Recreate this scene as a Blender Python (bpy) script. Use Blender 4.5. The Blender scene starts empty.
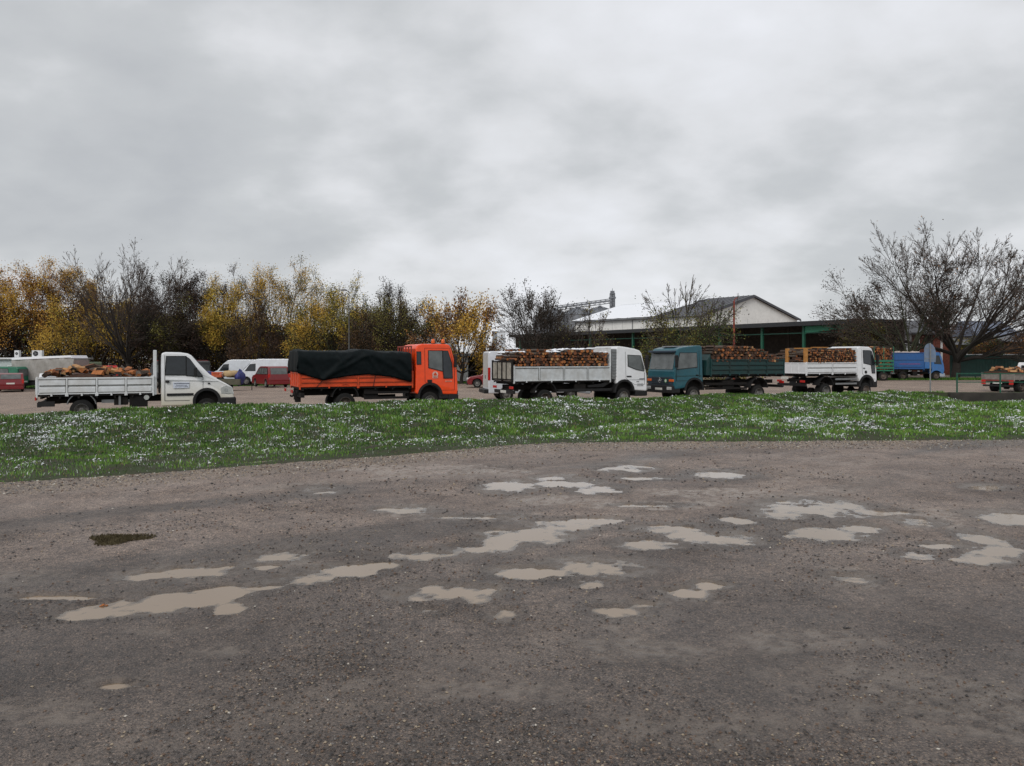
import bpy, math, random
import numpy as np
from math import sin, cos, pi, radians as R

# ---------------------------------------------------------------- camera, sky, sun, exposure
scene = bpy.context.scene
COL = scene.collection
CAMH, F, CX, HY = 1.7, 770.0, 512.0, 358.0
cam_d = bpy.data.cameras.new("camera")
cam = bpy.data.objects.new("camera", cam_d); COL.objects.link(cam)
cam.location = (0, 0, CAMH); cam.rotation_euler = (R(90), 0, 0)
cam_d.sensor_width = 36; cam_d.lens = 36 * F / 1024
cam_d.shift_y = -(383 - HY) / 1024
cam_d.clip_start = 0.1; cam_d.clip_end = 6000
scene.camera = cam
scene.render.resolution_x = 1024; scene.render.resolution_y = 766

SUN_EL, SUN_AZ = 38, 205       # degrees; azimuth clockwise from +Y: behind the camera, a little to the left
SKY_BRIGHT = 1.0
w = bpy.data.worlds.new("World"); scene.world = w; w.use_nodes = True
nt = w.node_tree; nt.nodes.clear()
def N(t, nt=nt, **k):
    n = nt.nodes.new(t)
    for a, b in k.items(): setattr(n, a, b)
    return n
out = N('ShaderNodeOutputWorld'); bg = N('ShaderNodeBackground'); bg2 = N('ShaderNodeBackground'); ad = N('ShaderNodeAddShader')
sky = N('ShaderNodeTexSky'); sky.sky_type = 'NISHITA'; sky.sun_disc = False
sky.sun_elevation = R(SUN_EL); sky.sun_rotation = R(SUN_AZ)
tc = N('ShaderNodeTexCoord'); sp = N('ShaderNodeSeparateXYZ')
nt.links.new(tc.outputs['Generated'], sp.inputs[0])
def M(op, a, b=None, c=None, nt=nt):
    n = nt.nodes.new('ShaderNodeMath'); n.operation = op
    for i, v in enumerate((a, b, c)):
        if v is None: continue
        if isinstance(v, (int, float)): n.inputs[i].default_value = v
        else: nt.links.new(v, n.inputs[i])
    return n.outputs[0]
# the cloud deck: a flat layer high overhead seen in perspective
zc = M('ADD', M('MAXIMUM', sp.outputs[2], 0.0), 0.40)
cxn = M('DIVIDE', sp.outputs[0], zc); cyn = M('DIVIDE', sp.outputs[1], zc)
cmb = N('ShaderNodeCombineXYZ'); nt.links.new(cxn, cmb.inputs[0]); nt.links.new(cyn, cmb.inputs[1])
def noise(scale, detail, rough, off, dist=0.0):
    mp = N('ShaderNodeMapping'); mp.inputs['Location'].default_value = off; mp.inputs['Scale'].default_value = (1, 1.15, 1)
    nt.links.new(cmb.outputs[0], mp.inputs[0])
    n = N('ShaderNodeTexNoise'); n.inputs['Scale'].default_value = scale; n.inputs['Detail'].default_value = detail
    n.inputs['Roughness'].default_value = rough; n.inputs['Distortion'].default_value = dist
    nt.links.new(mp.outputs[0], n.inputs['Vector']); return n.outputs['Fac']
n1 = noise(1.05, 4, 0.5, (3.1, 1.7, 0)); n2 = noise(3.6, 8, 0.52, (9.3, 2.2, 2), 0.08)
mix = M('ADD', M('MULTIPLY', n1, 0.60), M('MULTIPLY', n2, 0.40))
cr = N('ShaderNodeValToRGB'); nt.links.new(mix, cr.inputs[0])
el = cr.color_ramp.elements
el[0].position = 0.34; el[0].color = (0.42, 0.435, 0.455, 1)
el[1].position = 0.70; el[1].color = (0.76, 0.775, 0.82, 1)
e = el.new(0.45); e.color = (0.49, 0.505, 0.52, 1)
e = el.new(0.54); e.color = (0.62, 0.63, 0.65, 1)
nt.links.new(cr.outputs[0], bg.inputs[0]); bg.inputs[1].default_value = SKY_BRIGHT
nt.links.new(sky.outputs[0], bg2.inputs[0]); bg2.inputs[1].default_value = 0.004
nt.links.new(bg.outputs[0], ad.inputs[0]); nt.links.new(bg2.outputs[0], ad.inputs[1])
nt.links.new(ad.outputs[0], out.inputs[0])

sd = bpy.data.lights.new("sun", 'SUN'); sd.energy = 1.3; sd.angle = R(25); sd.color = (1, 0.965, 0.92)
so = bpy.data.objects.new("sun", sd); COL.objects.link(so)
so.rotation_euler = (R(90 - SUN_EL), 0, R(180 - SUN_AZ))
so.location = (0, -20, 60)
vs = scene.view_settings; vs.view_transform = 'Standard'; vs.look = 'None'; vs.exposure = 0.20; vs.gamma = 1.0; vs.use_curve_mapping = False

# ---------------------------------------------------------------- helpers
rng = np.random.default_rng(7); random.seed(7)
def tag(o, label=None, cat=None, group=None, kind=None):
    if label: o['label'] = label
    if cat: o['category'] = cat
    if group: o['group'] = group
    if kind: o['kind'] = kind
    return o
def empty(name, loc, rz=0, label=None, cat=None, group=None):
    o = bpy.data.objects.new(name, None); COL.objects.link(o)
    o.location = loc; o.rotation_euler = (0, 0, rz); o.empty_display_size = 0.3
    return tag(o, label, cat, group)
def link(name, me, mats, parent=None, bevel=0, smooth=False):
    o = bpy.data.objects.new(name, me); COL.objects.link(o)
    for m in (mats if isinstance(mats, (list, tuple)) else [mats]): me.materials.append(m)
    if parent is not None: o.parent = parent
    if smooth: me.polygons.foreach_set('use_smooth', [True] * len(me.polygons))
    if bevel:
        b = o.modifiers.new('bevel', 'BEVEL'); b.width = bevel; b.segments = 2; b.limit_method = 'ANGLE'; b.angle_limit = R(35)
        b.harden_normals = False
    return o
class MB:
    def __init__(s): s.v = []; s.f = []; s.m = []
    def add(s, V, Fc, mi=0):
        b = len(s.v); s.v += [tuple(p) for p in V]
        for f in Fc: s.f.append([b + i for i in f]); s.m.append(mi)
        return s
    def box(s, x0, x1, y0, y1, z0, z1, mi=0):
        V = [(x0,y0,z0),(x1,y0,z0),(x1,y1,z0),(x0,y1,z0),(x0,y0,z1),(x1,y0,z1),(x1,y1,z1),(x0,y1,z1)]
        return s.add(V, [(0,3,2,1),(4,5,6,7),(0,1,5,4),(1,2,6,5),(2,3,7,6),(3,0,4,7)], mi)
    def prism(s, P, y0, y1, mi=0):
        n = len(P); a = sum(P[i][0]*P[(i+1)%n][1]-P[(i+1)%n][0]*P[i][1] for i in range(n))
        if a < 0: P = P[::-1]
        V = [(x, y0, z) for x, z in P] + [(x, y1, z) for x, z in P]
        Fc = [list(range(n)), list(range(2*n-1, n-1, -1))] + [(i, i+n, (i+1)%n+n, (i+1)%n) for i in range(n)]
        return s.add(V, Fc, mi)
    def prism_x(s, P, x0, x1, mi=0):          # outline in (y,z), extruded along x
        n = len(P); a = sum(P[i][0]*P[(i+1)%n][1]-P[(i+1)%n][0]*P[i][1] for i in range(n))
        if a < 0: P = P[::-1]
        V = [(x0, y, z) for y, z in P] + [(x1, y, z) for y, z in P]
        Fc = [list(range(n-1,-1,-1)), list(range(n, 2*n))] + [(i, (i+1)%n, (i+1)%n+n, i+n) for i in range(n)]
        return s.add(V, Fc, mi)
    def cyl(s, p0, p1, r0, r1=None, n=10, mi=0, caps=True):
        r1 = r0 if r1 is None else r1
        p0 = np.array(p0, float); p1 = np.array(p1, float); d = p1 - p0; d /= (np.linalg.norm(d) + 1e-9)
        a = np.cross(d, (0, 0, 1) if abs(d[2]) < .9 else (1, 0, 0)); a /= np.linalg.norm(a); b = np.cross(d, a)
        V = [p0 + r0*(cos(t)*a + sin(t)*b) for t in np.linspace(0, 2*pi, n, endpoint=False)]
        V += [p1 + r1*(cos(t)*a + sin(t)*b) for t in np.linspace(0, 2*pi, n, endpoint=False)]
        Fc = [(i, i+n, (i+1)%n+n, (i+1)%n) for i in range(n)]
        if caps: Fc += [list(range(n)), list(range(2*n-1, n-1, -1))]
        return s.add(V, Fc, mi)
    def path(s, pts, r, n=6, mi=0):
        for a, b in zip(pts[:-1], pts[1:]): s.cyl(a, b, r, r, n, mi)
        return s
    def lathe(s, prof, c, axis='y', n=28, mi=0):   # prof: (along, radius)
        V = []; k = len(prof)
        for j in range(n):
            t = 2*pi*j/n
            for a, r in prof:
                if axis == 'y': V.append((c[0]+r*cos(t), c[1]+a, c[2]+r*sin(t)))
                else: V.append((c[0]+r*cos(t), c[1]+r*sin(t), c[2]+a))
        Fc = []
        for j in range(n):
            for i in range(k-1):
                q = (j*k+i, j*k+i+1, ((j+1)%n)*k+i+1, ((j+1)%n)*k+i)
                Fc.append(q if axis == 'z' else q[::-1])
        return s.add(V, Fc, mi)
    def arc(s, cx, cz, ri, ro, a0, a1, y0, y1, n=14, mi=0):
        A = [R(a0 + (a1-a0)*i/n) for i in range(n+1)]
        P = [(cx+ro*cos(t), cz+ro*sin(t)) for t in A] + [(cx+ri*cos(t), cz+ri*sin(t)) for t in A[::-1]]
        return s.prism(P, y0, y1, mi)
    def slab(s, p0, p1, y0, y1, out, th=0.02, mi=0):   # thin plate lying along the profile edge p0-p1, proud by out
        dx, dz = p1[0]-p0[0], p1[1]-p0[1]; l = math.hypot(dx, dz); nx, nz = dz/l, -dx/l
        P = [(p0[0]+nx*out, p0[1]+nz*out), (p1[0]+nx*out, p1[1]+nz*out), (p1[0]+nx*(out-th), p1[1]+nz*(out-th)), (p0[0]+nx*(out-th), p0[1]+nz*(out-th))]
        return s.prism(P, y0, y1, mi)
    def taper(s, k, z0):
        s.v = [(x, y*(1-k*max(0, z-z0)), z) for x, y, z in s.v]; return s
    def build2(s, name, mats, parent=None, bevel=0):      # the same part on the right and on the left of its vehicle
        for sg in (-1, 1):
            q = MB(); mp = {}
            for f, m in zip(s.f, s.m):
                if (sum(s.v[i][1] for i in f) < 0) == (sg < 0):
                    for i in f:
                        if i not in mp: mp[i] = len(q.v); q.v.append(s.v[i])
                    q.f.append([mp[i] for i in f]); q.m.append(m)
            if q.f: q.build(name, mats, parent, bevel)
    def build(s, name, mats, parent=None, bevel=0, smooth=False):
        me = bpy.data.meshes.new(name); me.from_pydata(s.v, [], s.f)
        me.polygons.foreach_set('material_index', s.m); me.update()
        return link(name, me, mats, parent, bevel, smooth)
def np_mesh(name, V, Fc, mi=None, smooth=False):
    V = np.asarray(V, np.float32); Fc = np.asarray(Fc, np.int32); k = Fc.shape[1]
    me = bpy.data.meshes.new(name); me.vertices.add(len(V)); me.vertices.foreach_set('co', V.ravel())
    me.loops.add(Fc.size); me.loops.foreach_set('vertex_index', Fc.ravel())
    me.polygons.add(len(Fc)); me.polygons.foreach_set('loop_start', np.arange(0, Fc.size, k, dtype=np.int32))
    if mi is not None: me.polygons.foreach_set('material_index', np.asarray(mi, np.int32))
    me.polygons.foreach_set('use_smooth', np.full(len(Fc), smooth))
    me.update(calc_edges=True); return me
def hashn(ix, iy, seed):
    h = (ix.astype(np.int64)*374761393 + iy.astype(np.int64)*668265263 + seed*982451653) & 0x7fffffff
    h = ((h ^ (h >> 13)) * 1274126177) & 0x7fffffff
    return ((h ^ (h >> 16)) & 0xffff) / 65535.0
def vnoise(x, y, seed=0):
    x = np.asarray(x, float); y = np.asarray(y, float)
    ix = np.floor(x); iy = np.floor(y); fx = x-ix; fy = y-iy
    fx = fx*fx*(3-2*fx); fy = fy*fy*(3-2*fy)
    a = hashn(ix, iy, seed); b = hashn(ix+1, iy, seed); c = hashn(ix, iy+1, seed); d = hashn(ix+1, iy+1, seed)
    return (a*(1-fx)+b*fx)*(1-fy)+(c*(1-fx)+d*fx)*fy*1.0
def fbm(x, y, seed=0, o=4, g=.5):      # about -0.5..0.5
    s = 0; a = 1; t = 0
    for i in range(o):
        s = s + a*(vnoise(x*2**i+13.7*i, y*2**i-7.1*i, seed+i)-.5); t += a; a *= g
    return s/t
def sstep(a, b, x):
    t = np.clip((x-a)/(b-a), 0, 1); return t*t*(3-2*t)
def W(px, py, Y): return ((px-CX)/F*Y, Y, CAMH-(py-HY)/F*Y)
def X_(px, Y): return (px-CX)/F*Y

# ---------------------------------------------------------------- materials
def mat(name, col, rough=.6, spec=.5, metal=0, var=.15, scale=6, bump=0, bscale=40, dirt=0, dirtcol=(.16,.12,.08), dz=None, coat=0, var2=None, coords='Object'):
    m = bpy.data.materials.new(name); m.use_nodes = True; t = m.node_tree; b = t.nodes['Principled BSDF']
    b.inputs['Roughness'].default_value = rough; b.inputs['Metallic'].default_value = metal
    b.inputs['Specular IOR Level'].default_value = spec; b.inputs['Coat Weight'].default_value = coat
    c = t.nodes.new('ShaderNodeTexCoord').outputs[coords]
    n = t.nodes.new('ShaderNodeTexNoise'); n.inputs['Scale'].default_value = scale; n.inputs['Detail'].default_value = 6
    t.links.new(c, n.inputs['Vector'])
    r = t.nodes.new('ShaderNodeValToRGB'); t.links.new(n.outputs['Fac'], r.inputs[0])
    lo = [max(0, x*(1-var)) for x in col]; hi = [min(1, x*(1+var)) for x in col]
    if var2: hi = list(var2)
    r.color_ramp.elements[0].position = .3; r.color_ramp.elements[1].position = .7
    r.color_ramp.elements[0].color = (*lo, 1); r.color_ramp.elements[1].color = (*hi, 1)
    o = r.outputs[0]
    if dirt:
        n2 = t.nodes.new('ShaderNodeTexNoise'); n2.inputs['Scale'].default_value = 2.3; n2.inputs['Detail'].default_value = 8; n2.inputs['Roughness'].default_value = .65
        t.links.new(c, n2.inputs['Vector'])
        f = M('MULTIPLY', M('SUBTRACT', n2.outputs['Fac'], .42, nt=t), dirt*4, nt=t)
        if dz:
            s_ = t.nodes.new('ShaderNodeSeparateXYZ'); t.links.new(c, s_.inputs[0])
            g = M('DIVIDE', M('SUBTRACT', dz[1], s_.outputs[2], nt=t), dz[1]-dz[0], nt=t)
            g = M('MAXIMUM', M('MINIMUM', g, 1, nt=t), 0, nt=t)
            f = M('ADD', M('MULTIPLY', f, .35, nt=t), M('MULTIPLY', g, dz[2], nt=t), nt=t)
        f = M('MAXIMUM', M('MINIMUM', f, .9, nt=t), 0, nt=t)
        mx = t.nodes.new('ShaderNodeMixRGB'); t.links.new(f, mx.inputs[0]); t.links.new(o, mx.inputs[1]); mx.inputs[2].default_value = (*dirtcol, 1)
        o = mx.outputs[0]
    t.links.new(o, b.inputs['Base Color'])
    if bump:
        n3 = t.nodes.new('ShaderNodeTexNoise'); n3.inputs['Scale'].default_value = bscale; n3.inputs['Detail'].default_value = 5
        t.links.new(c, n3.inputs['Vector'])
        bp = t.nodes.new('ShaderNodeBump'); bp.inputs['Strength'].default_value = bump; bp.inputs['Distance'].default_value = .02
        t.links.new(n3.outputs['Fac'], bp.inputs['Height']); t.links.new(bp.outputs[0], b.inputs['Normal'])
    return m
def leafmat(name, col, tr=.25):
    m = mat(name, col, rough=.6, spec=.25, var=.35, scale=1.3)
    t = m.node_tree; b = t.nodes['Principled BSDF']; b.inputs['Transmission Weight'].default_value = 0
    return m
GLASS = mat('dark_glass', (.02,.024,.028), rough=.06, var=.2)
GLASS_L = mat('backlit_grey_glass', (.10,.11,.11), rough=.15, var=.35, scale=2.5)  # grey base colour stands in for the bright background seen through the panes
RUB = mat('tyre_rubber', (.012,.012,.012), rough=.85, spec=.25, dirt=.18, dirtcol=(.05,.04,.03))
BLK = mat('black_plastic', (.014,.014,.015), rough=.6, spec=.3, dirt=.15, dirtcol=(.05,.04,.035))
CHS = mat('chassis_black', (.011,.010,.010), rough=.8, spec=.2, dirt=.25, dirtcol=(.04,.03,.022))
RIMG = mat('wheel_grey', (.17,.17,.165), rough=.55, dirt=.5)
RIMD = mat('wheel_dark', (.09,.07,.06), rough=.6, dirt=.5)
LAMPR = mat('red_lamp', (.45,.02,.015), rough=.2); LAMPO = mat('amber_lamp', (.62,.11,.01), rough=.25)
LAMPW = mat('clear_lamp', (.55,.56,.55), rough=.12, metal=.3); PLATE = mat('number_plate', (.62,.62,.58), rough=.5)
CHROME = mat('bright_metal', (.6,.6,.6), rough=.25, metal=.9)
WHITE = mat('white_paint', (.74,.75,.77), rough=.3, dirt=.12, coat=.3, dirtcol=(.35,.3,.23), var=.04)
WHITE_D = mat('white_paint_dirty', (.66,.68,.70), rough=.42, dirt=.3, coat=.1, dirtcol=(.36,.31,.24), var=.08)
WHITE_V = mat('white_paint_muddy', (.76,.77,.79), rough=.35, dirt=.2, coat=.2, dirtcol=(.50,.45,.33), var=.05, dz=(.25,1.25,.85))
BEDW = mat('grey_white_bed', (.56,.585,.60), rough=.5, dirt=.35, dirtcol=(.26,.22,.17), var=.1)
ORANGE = mat('orange_paint', (.88,.068,.004), rough=.38, dirt=.1, coat=.25, dirtcol=(.3,.07,.02), var=.08)
ORANGE_D = mat('orange_panel', (.62,.062,.008), rough=.48, dirt=.2, dirtcol=(.2,.06,.025), var=.15)
TEAL = mat('teal_paint', (.004,.078,.105), rough=.38, dirt=.12, coat=.25, dirtcol=(.04,.06,.06), var=.12)
TEAL_D = mat('dark_green_panel', (.003,.034,.034), rough=.5, dirt=.2, dirtcol=(.05,.045,.035), var=.2)
BLUE = mat('blue_paint', (.010,.085,.27), rough=.4, dirt=.15, coat=.2, dirtcol=(.05,.06,.12), var=.12)
BLUE_L = mat('blue_paint_light', (.020,.13,.36), rough=.35, dirt=.15, coat=.3, var=.12)
RED = mat('red_paint', (.17,.005,.009), rough=.32, coat=.4, dirt=.12, dirtcol=(.1,.04,.03), var=.1)
GREEN = mat('green_paint', (.012,.14,.08), rough=.45, dirt=.2, dirtcol=(.05,.06,.04), var=.15)
GREENP = mat('green_steel', (.006,.085,.05), rough=.5, dirt=.2, dirtcol=(.06,.07,.05), var=.15)
TARP = mat('dark_tarpaulin', (.003,.006,.007), rough=.6, spec=.12, var=.3, bump=.2, bscale=8)
TARPG = mat('grey_tarpaulin', (.30,.29,.27), rough=.6, var=.12, dirt=.3, dirtcol=(.16,.14,.11))
TARPB = mat('blue_tarpaulin', (.03,.035,.16), rough=.55, var=.3)
SEAM_SHADE = mat('seam_and_rib_shade', (.11,.105,.095), .8, spec=.2, var=.3)  # dark tone for painted shade under bed ribs and for divider joints
SNOW = mat('snow', (.82,.84,.88), rough=.8, var=.04, bump=.3, bscale=30)
GALV = mat('galvanised', (.22,.23,.24), rough=.5, metal=.3, dirt=.2)
RUST = mat('rusty_red_steel', (.22,.035,.022), rough=.7, var=.35, scale=9)
CUT = [mat('cut_wood_%s' % n, c, rough=.8, var=.25, scale=14, bump=.2) for n, c in (('orange',(.36,.125,.035)),('brown',(.19,.065,.025)),('pale',(.42,.23,.10)),('dark',(.07,.032,.018)))]
BARK = [mat('bark_brown', (.05,.03,.02), rough=.95, var=.4, scale=20, bump=.5), mat('bark_grey', (.09,.07,.055), rough=.95, var=.4, scale=20, bump=.5)]
TRUNK = mat('tree_bark', (.026,.021,.017), rough=.95, var=.35, scale=8, bump=.5, bscale=20)
TRUNKG = mat('mossy_bark', (.03,.033,.016), rough=.95, var=.35, scale=3, bump=.5, bscale=20)
TWIG = mat('twig_bark', (.058,.043,.034), rough=.9, var=.3)
# ---------------------------------------------------------------- terrain
def lin(px, py, z=0.0):
    Y = (CAMH-z)*F/(py-HY); return ((px-CX)/F*Y, Y)
def curve(P, sl, sr):
    P = np.array(P); xs = np.concatenate([[P[0,0]-60], P[:,0], [P[-1,0]+80]]); ys = np.concatenate([[P[0,1]-60*sl], P[:,1], [P[-1,1]+80*sr]])
    return lambda x: np.interp(x, xs, ys)
E0 = curve([lin(0,483), lin(100,477), lin(235,467), lin(330,460), lin(400,455), lin(470,449), lin(520,444.5), lin(560,443), lin(700,442), lin(1024,440)], .25, .02)
E1 = curve([lin(0,469), lin(300,452), lin(560,437), lin(700,424), lin(900,408), lin(1024,403.5)], .45, .0)
E2 = curve([lin(0,413), lin(235,405), lin(460,401), lin(600,398), lin(880,391), lin(948,391)], .5, .0)
def G(X, Y):                      # yard level beyond the ditch
    X = np.asarray(X, float); Y = np.asarray(Y, float)
    z = -.45 - .10*sstep(12, 6, Y-28-.467*(X+13.7)) + .15*sstep(14, 30, X)*sstep(3, 8, Y-28-.467*(X+13.7)) - .4*sstep(5, 40, -X)*sstep(34, 55, Y)
    z = z + .2*sstep(20, 24, X)*sstep(46, 40, Y)
    return z
def ditch(X, Y):
    e1 = E1(X); e2 = E2(X); t = np.clip((Y-e1)/(e2-e1), 0, 1)
    a = -.75*(np.where(t < .32, sstep(0, .32, t), 1-sstep(.32, 1.0, t)**.8)) - .05*sstep(.4, 1, t)
    wl = -.95*sstep(0, .45, t)*(t < .985) - .1*(t >= .985)
    k = sstep(20.2, 23.5, X)
    return a*(1-k) + wl*k
def H(X, Y):
    X = np.asarray(X, float); Y = np.asarray(Y, float)
    e0 = E0(X); e1 = E1(X); e2 = E2(X)
    h = .035*sstep(-.05, .35, Y-e0) + ditch(X, Y)*(Y > e1)*(Y < e2)
    beyond = sstep(0, 1.8, Y-e2)
    h = np.where(Y >= e2, -.05-.05*sstep(20.2, 23.5, X), h)
    h = h*(1-beyond) + G(X, Y)*beyond
    env = sstep(0, .6, Y-e0)*(1-sstep(.8, 1.8, Y-e2))*(1-.7*sstep(20,23,X)*sstep(38,40,Y))
    h = h + env*(.24*fbm(X*.5, Y*.5, 3, 3) + .16*fbm(X*1.9, Y*1.9, 9, 3))
    return h
# puddles (chains of ellipses read off the ground plane)
PUD = {
 'a': [(92,610,24,7),(130,606,40,8),(180,598,48,7.5),(228,591,32,6),(262,586,22,4)],
 'b': [(300,577,35,6),(345,570,42,6),(383,565,20,4),(430,554,50,5),(470,549,30,5),(500,539,20,12),(525,531,36,9),(560,525,30,5),(592,520,25,3)],
 'c': [(450,592,44,9),(420,597,26,5),(472,594,20,8)],
 'd': [(430,609,17,5)], 'e': [(503,614,17,7)], 'f': [(591,581,17,5)],
 'g': [(540,571,42,6),(592,567,44,9),(625,562,18,6)],
 'h': [(672,528,32,4.5),(650,544,28,5),(718,538,34,7),(690,533,22,4)],
 'i': [(742,520,20,4),(786,515,28,4),(812,507,48,8),(782,502,20,3.5)],
 'j': [(832,533,42,7),(858,528,20,5)], 'k': [(915,554,20,5)],
 'l': [(982,538,20,7),(1000,550,28,7),(985,558,32,5)], 'm': [(1008,517,34,6)],
 'n': [(507,487,24,5.5)], 'o': [(568,483,26,4),(597,489,22,3.5),(556,477,18,2.5)],
 'p': [(625,468,25,3.8)], 'q': [(722,475,28,4)], 'r': [(655,478,26,2)], 's': [(322,491,20,4.5)],
 'x1': [(195,571,34,6),(150,574,26,4)], 'x2': [(285,556,26,6),(268,566,14,3)], 'x3': [(690,592,22,5),(708,586,14,3)], 'x4': [(618,611,26,7),(640,604,16,3)], 'x5': [(850,577,20,5)], 'x6': [(405,509,26,3.5)], 'x7': [(480,517,40,2.2)], 'x8': [(118,684,18,4)], 'x9': [(655,505,30,2)], 'x10': [(880,512,30,2.5)], 'x11': [(940,545,20,3)], 'x12': [(55,597,44,3.0)], 't': [(985,487,20,3)], 'u': [(712,585,16,4)], 'v': [(920,521,18,4)], 'w': [(232,607,14,7)]}
SILT = [(190,571,48,10),(130,577,35,6),(282,558,42,14),(690,592,36,9),(620,612,40,14),(672,598,30,5),(850,577,30,9),(120,683,30,7),(215,650,22,6),
        (40,712,60,10),(940,520,40,10),(405,510,34,6),(480,517,60,4),(60,595,60,5),(640,505,60,4),(560,500,40,5),(890,690,90,30),(700,730,100,16),
        (800,640,60,10),(430,470,80,5),(700,492,60,4),(30,580,40,8),(1000,720,40,20),(180,630,40,6),(640,650,60,10),(500,690,60,10)]
def ell(L, X, Y, grow=1.0, wob=.55, seed=5):
    n = fbm(X*2.3, Y*2.3, seed, 5, .72)
    d = np.full(X.shape, -3.0)
    for cx, cy, rx, ry in L:
        gx, gy = lin(cx, cy); ax = rx*gy/F*grow; ay = ry*gy*gy/(CAMH*F)*grow
        q = 1-((X-gx)/ax)**2-((Y-gy)/ay)**2
        d = np.maximum(d, np.maximum(q, -3))
    return d + wob*2*n
ALLP = [e for L in PUD.values() for e in L]
LEVEL = -.014
def near_ground(X, Y):
    base = .007*fbm(X*1.1, Y*1.1, 21, 3)*2 + .015*fbm(X*7, Y*7, 31, 5, .7)
    far = np.clip(Y/9, .6, 1.6)
    d = ell(ALLP, X, Y, 1.22, 1.35)
    d = d + 1.1*fbm(X*8, Y*8, 64, 4, .7) - .12
    dep = .042*sstep(-.3, 1.4, d)
    rim = .010*np.exp(-((d+.45)/.3)**2)*(.5+fbm(X*2,Y*2,77,2))
    s = ell(SILT, X, Y, 1.25, 1.5, 8)
    u_ = X*.80+Y*.60; v_ = -X*.60+Y*.80           # the tracks run from near left to far right
    trk = fbm(u_*.22, v_*1.3, 91, 5, .6)
    sil = np.clip(sstep(-.5, 1.0, s)*1.0 + .7*sstep(.10, .34, trk), 0, 1)*np.clip(.60+3.2*fbm(X*14, Y*14, 95, 4, .75), 0, 1)
    rough = .012*fbm(X*22, Y*22, 41, 3, .7)*(1-sil)
    z = (base + rough*far)*(1-.6*sil) + rim - dep*1.0
    e = sstep(13.2, 12.2, np.abs(X))*sstep(2.0, 2.3, Y)
    z = np.where(d < -.45, np.maximum(z, -.0125), z)*e
    ez = E0(X)-Y
    z = np.where(ez < .3, np.maximum(z, -.012), z)
    band = fbm(u_*.10+3, v_*.75, 98, 4, .55)      # compacted, damp wheel tracks between looser stony strips
    sil = np.maximum(sil, np.clip(sstep(-1.0, .1, d)*(.55+1.6*fbm(X*3, Y*3, 99, 3)), 0, 1))
    wet = np.clip(.85*sstep(8.5, 3.8, Y) + 1.0*sstep(.02, .20, band) + sstep(-1.8, .2, d)*.9 + .6*sstep(.0, .35, fbm(u_*.3+5, v_*.9, 93, 5, .6)), 0, 1)
    return z, wet, sil, d
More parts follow.
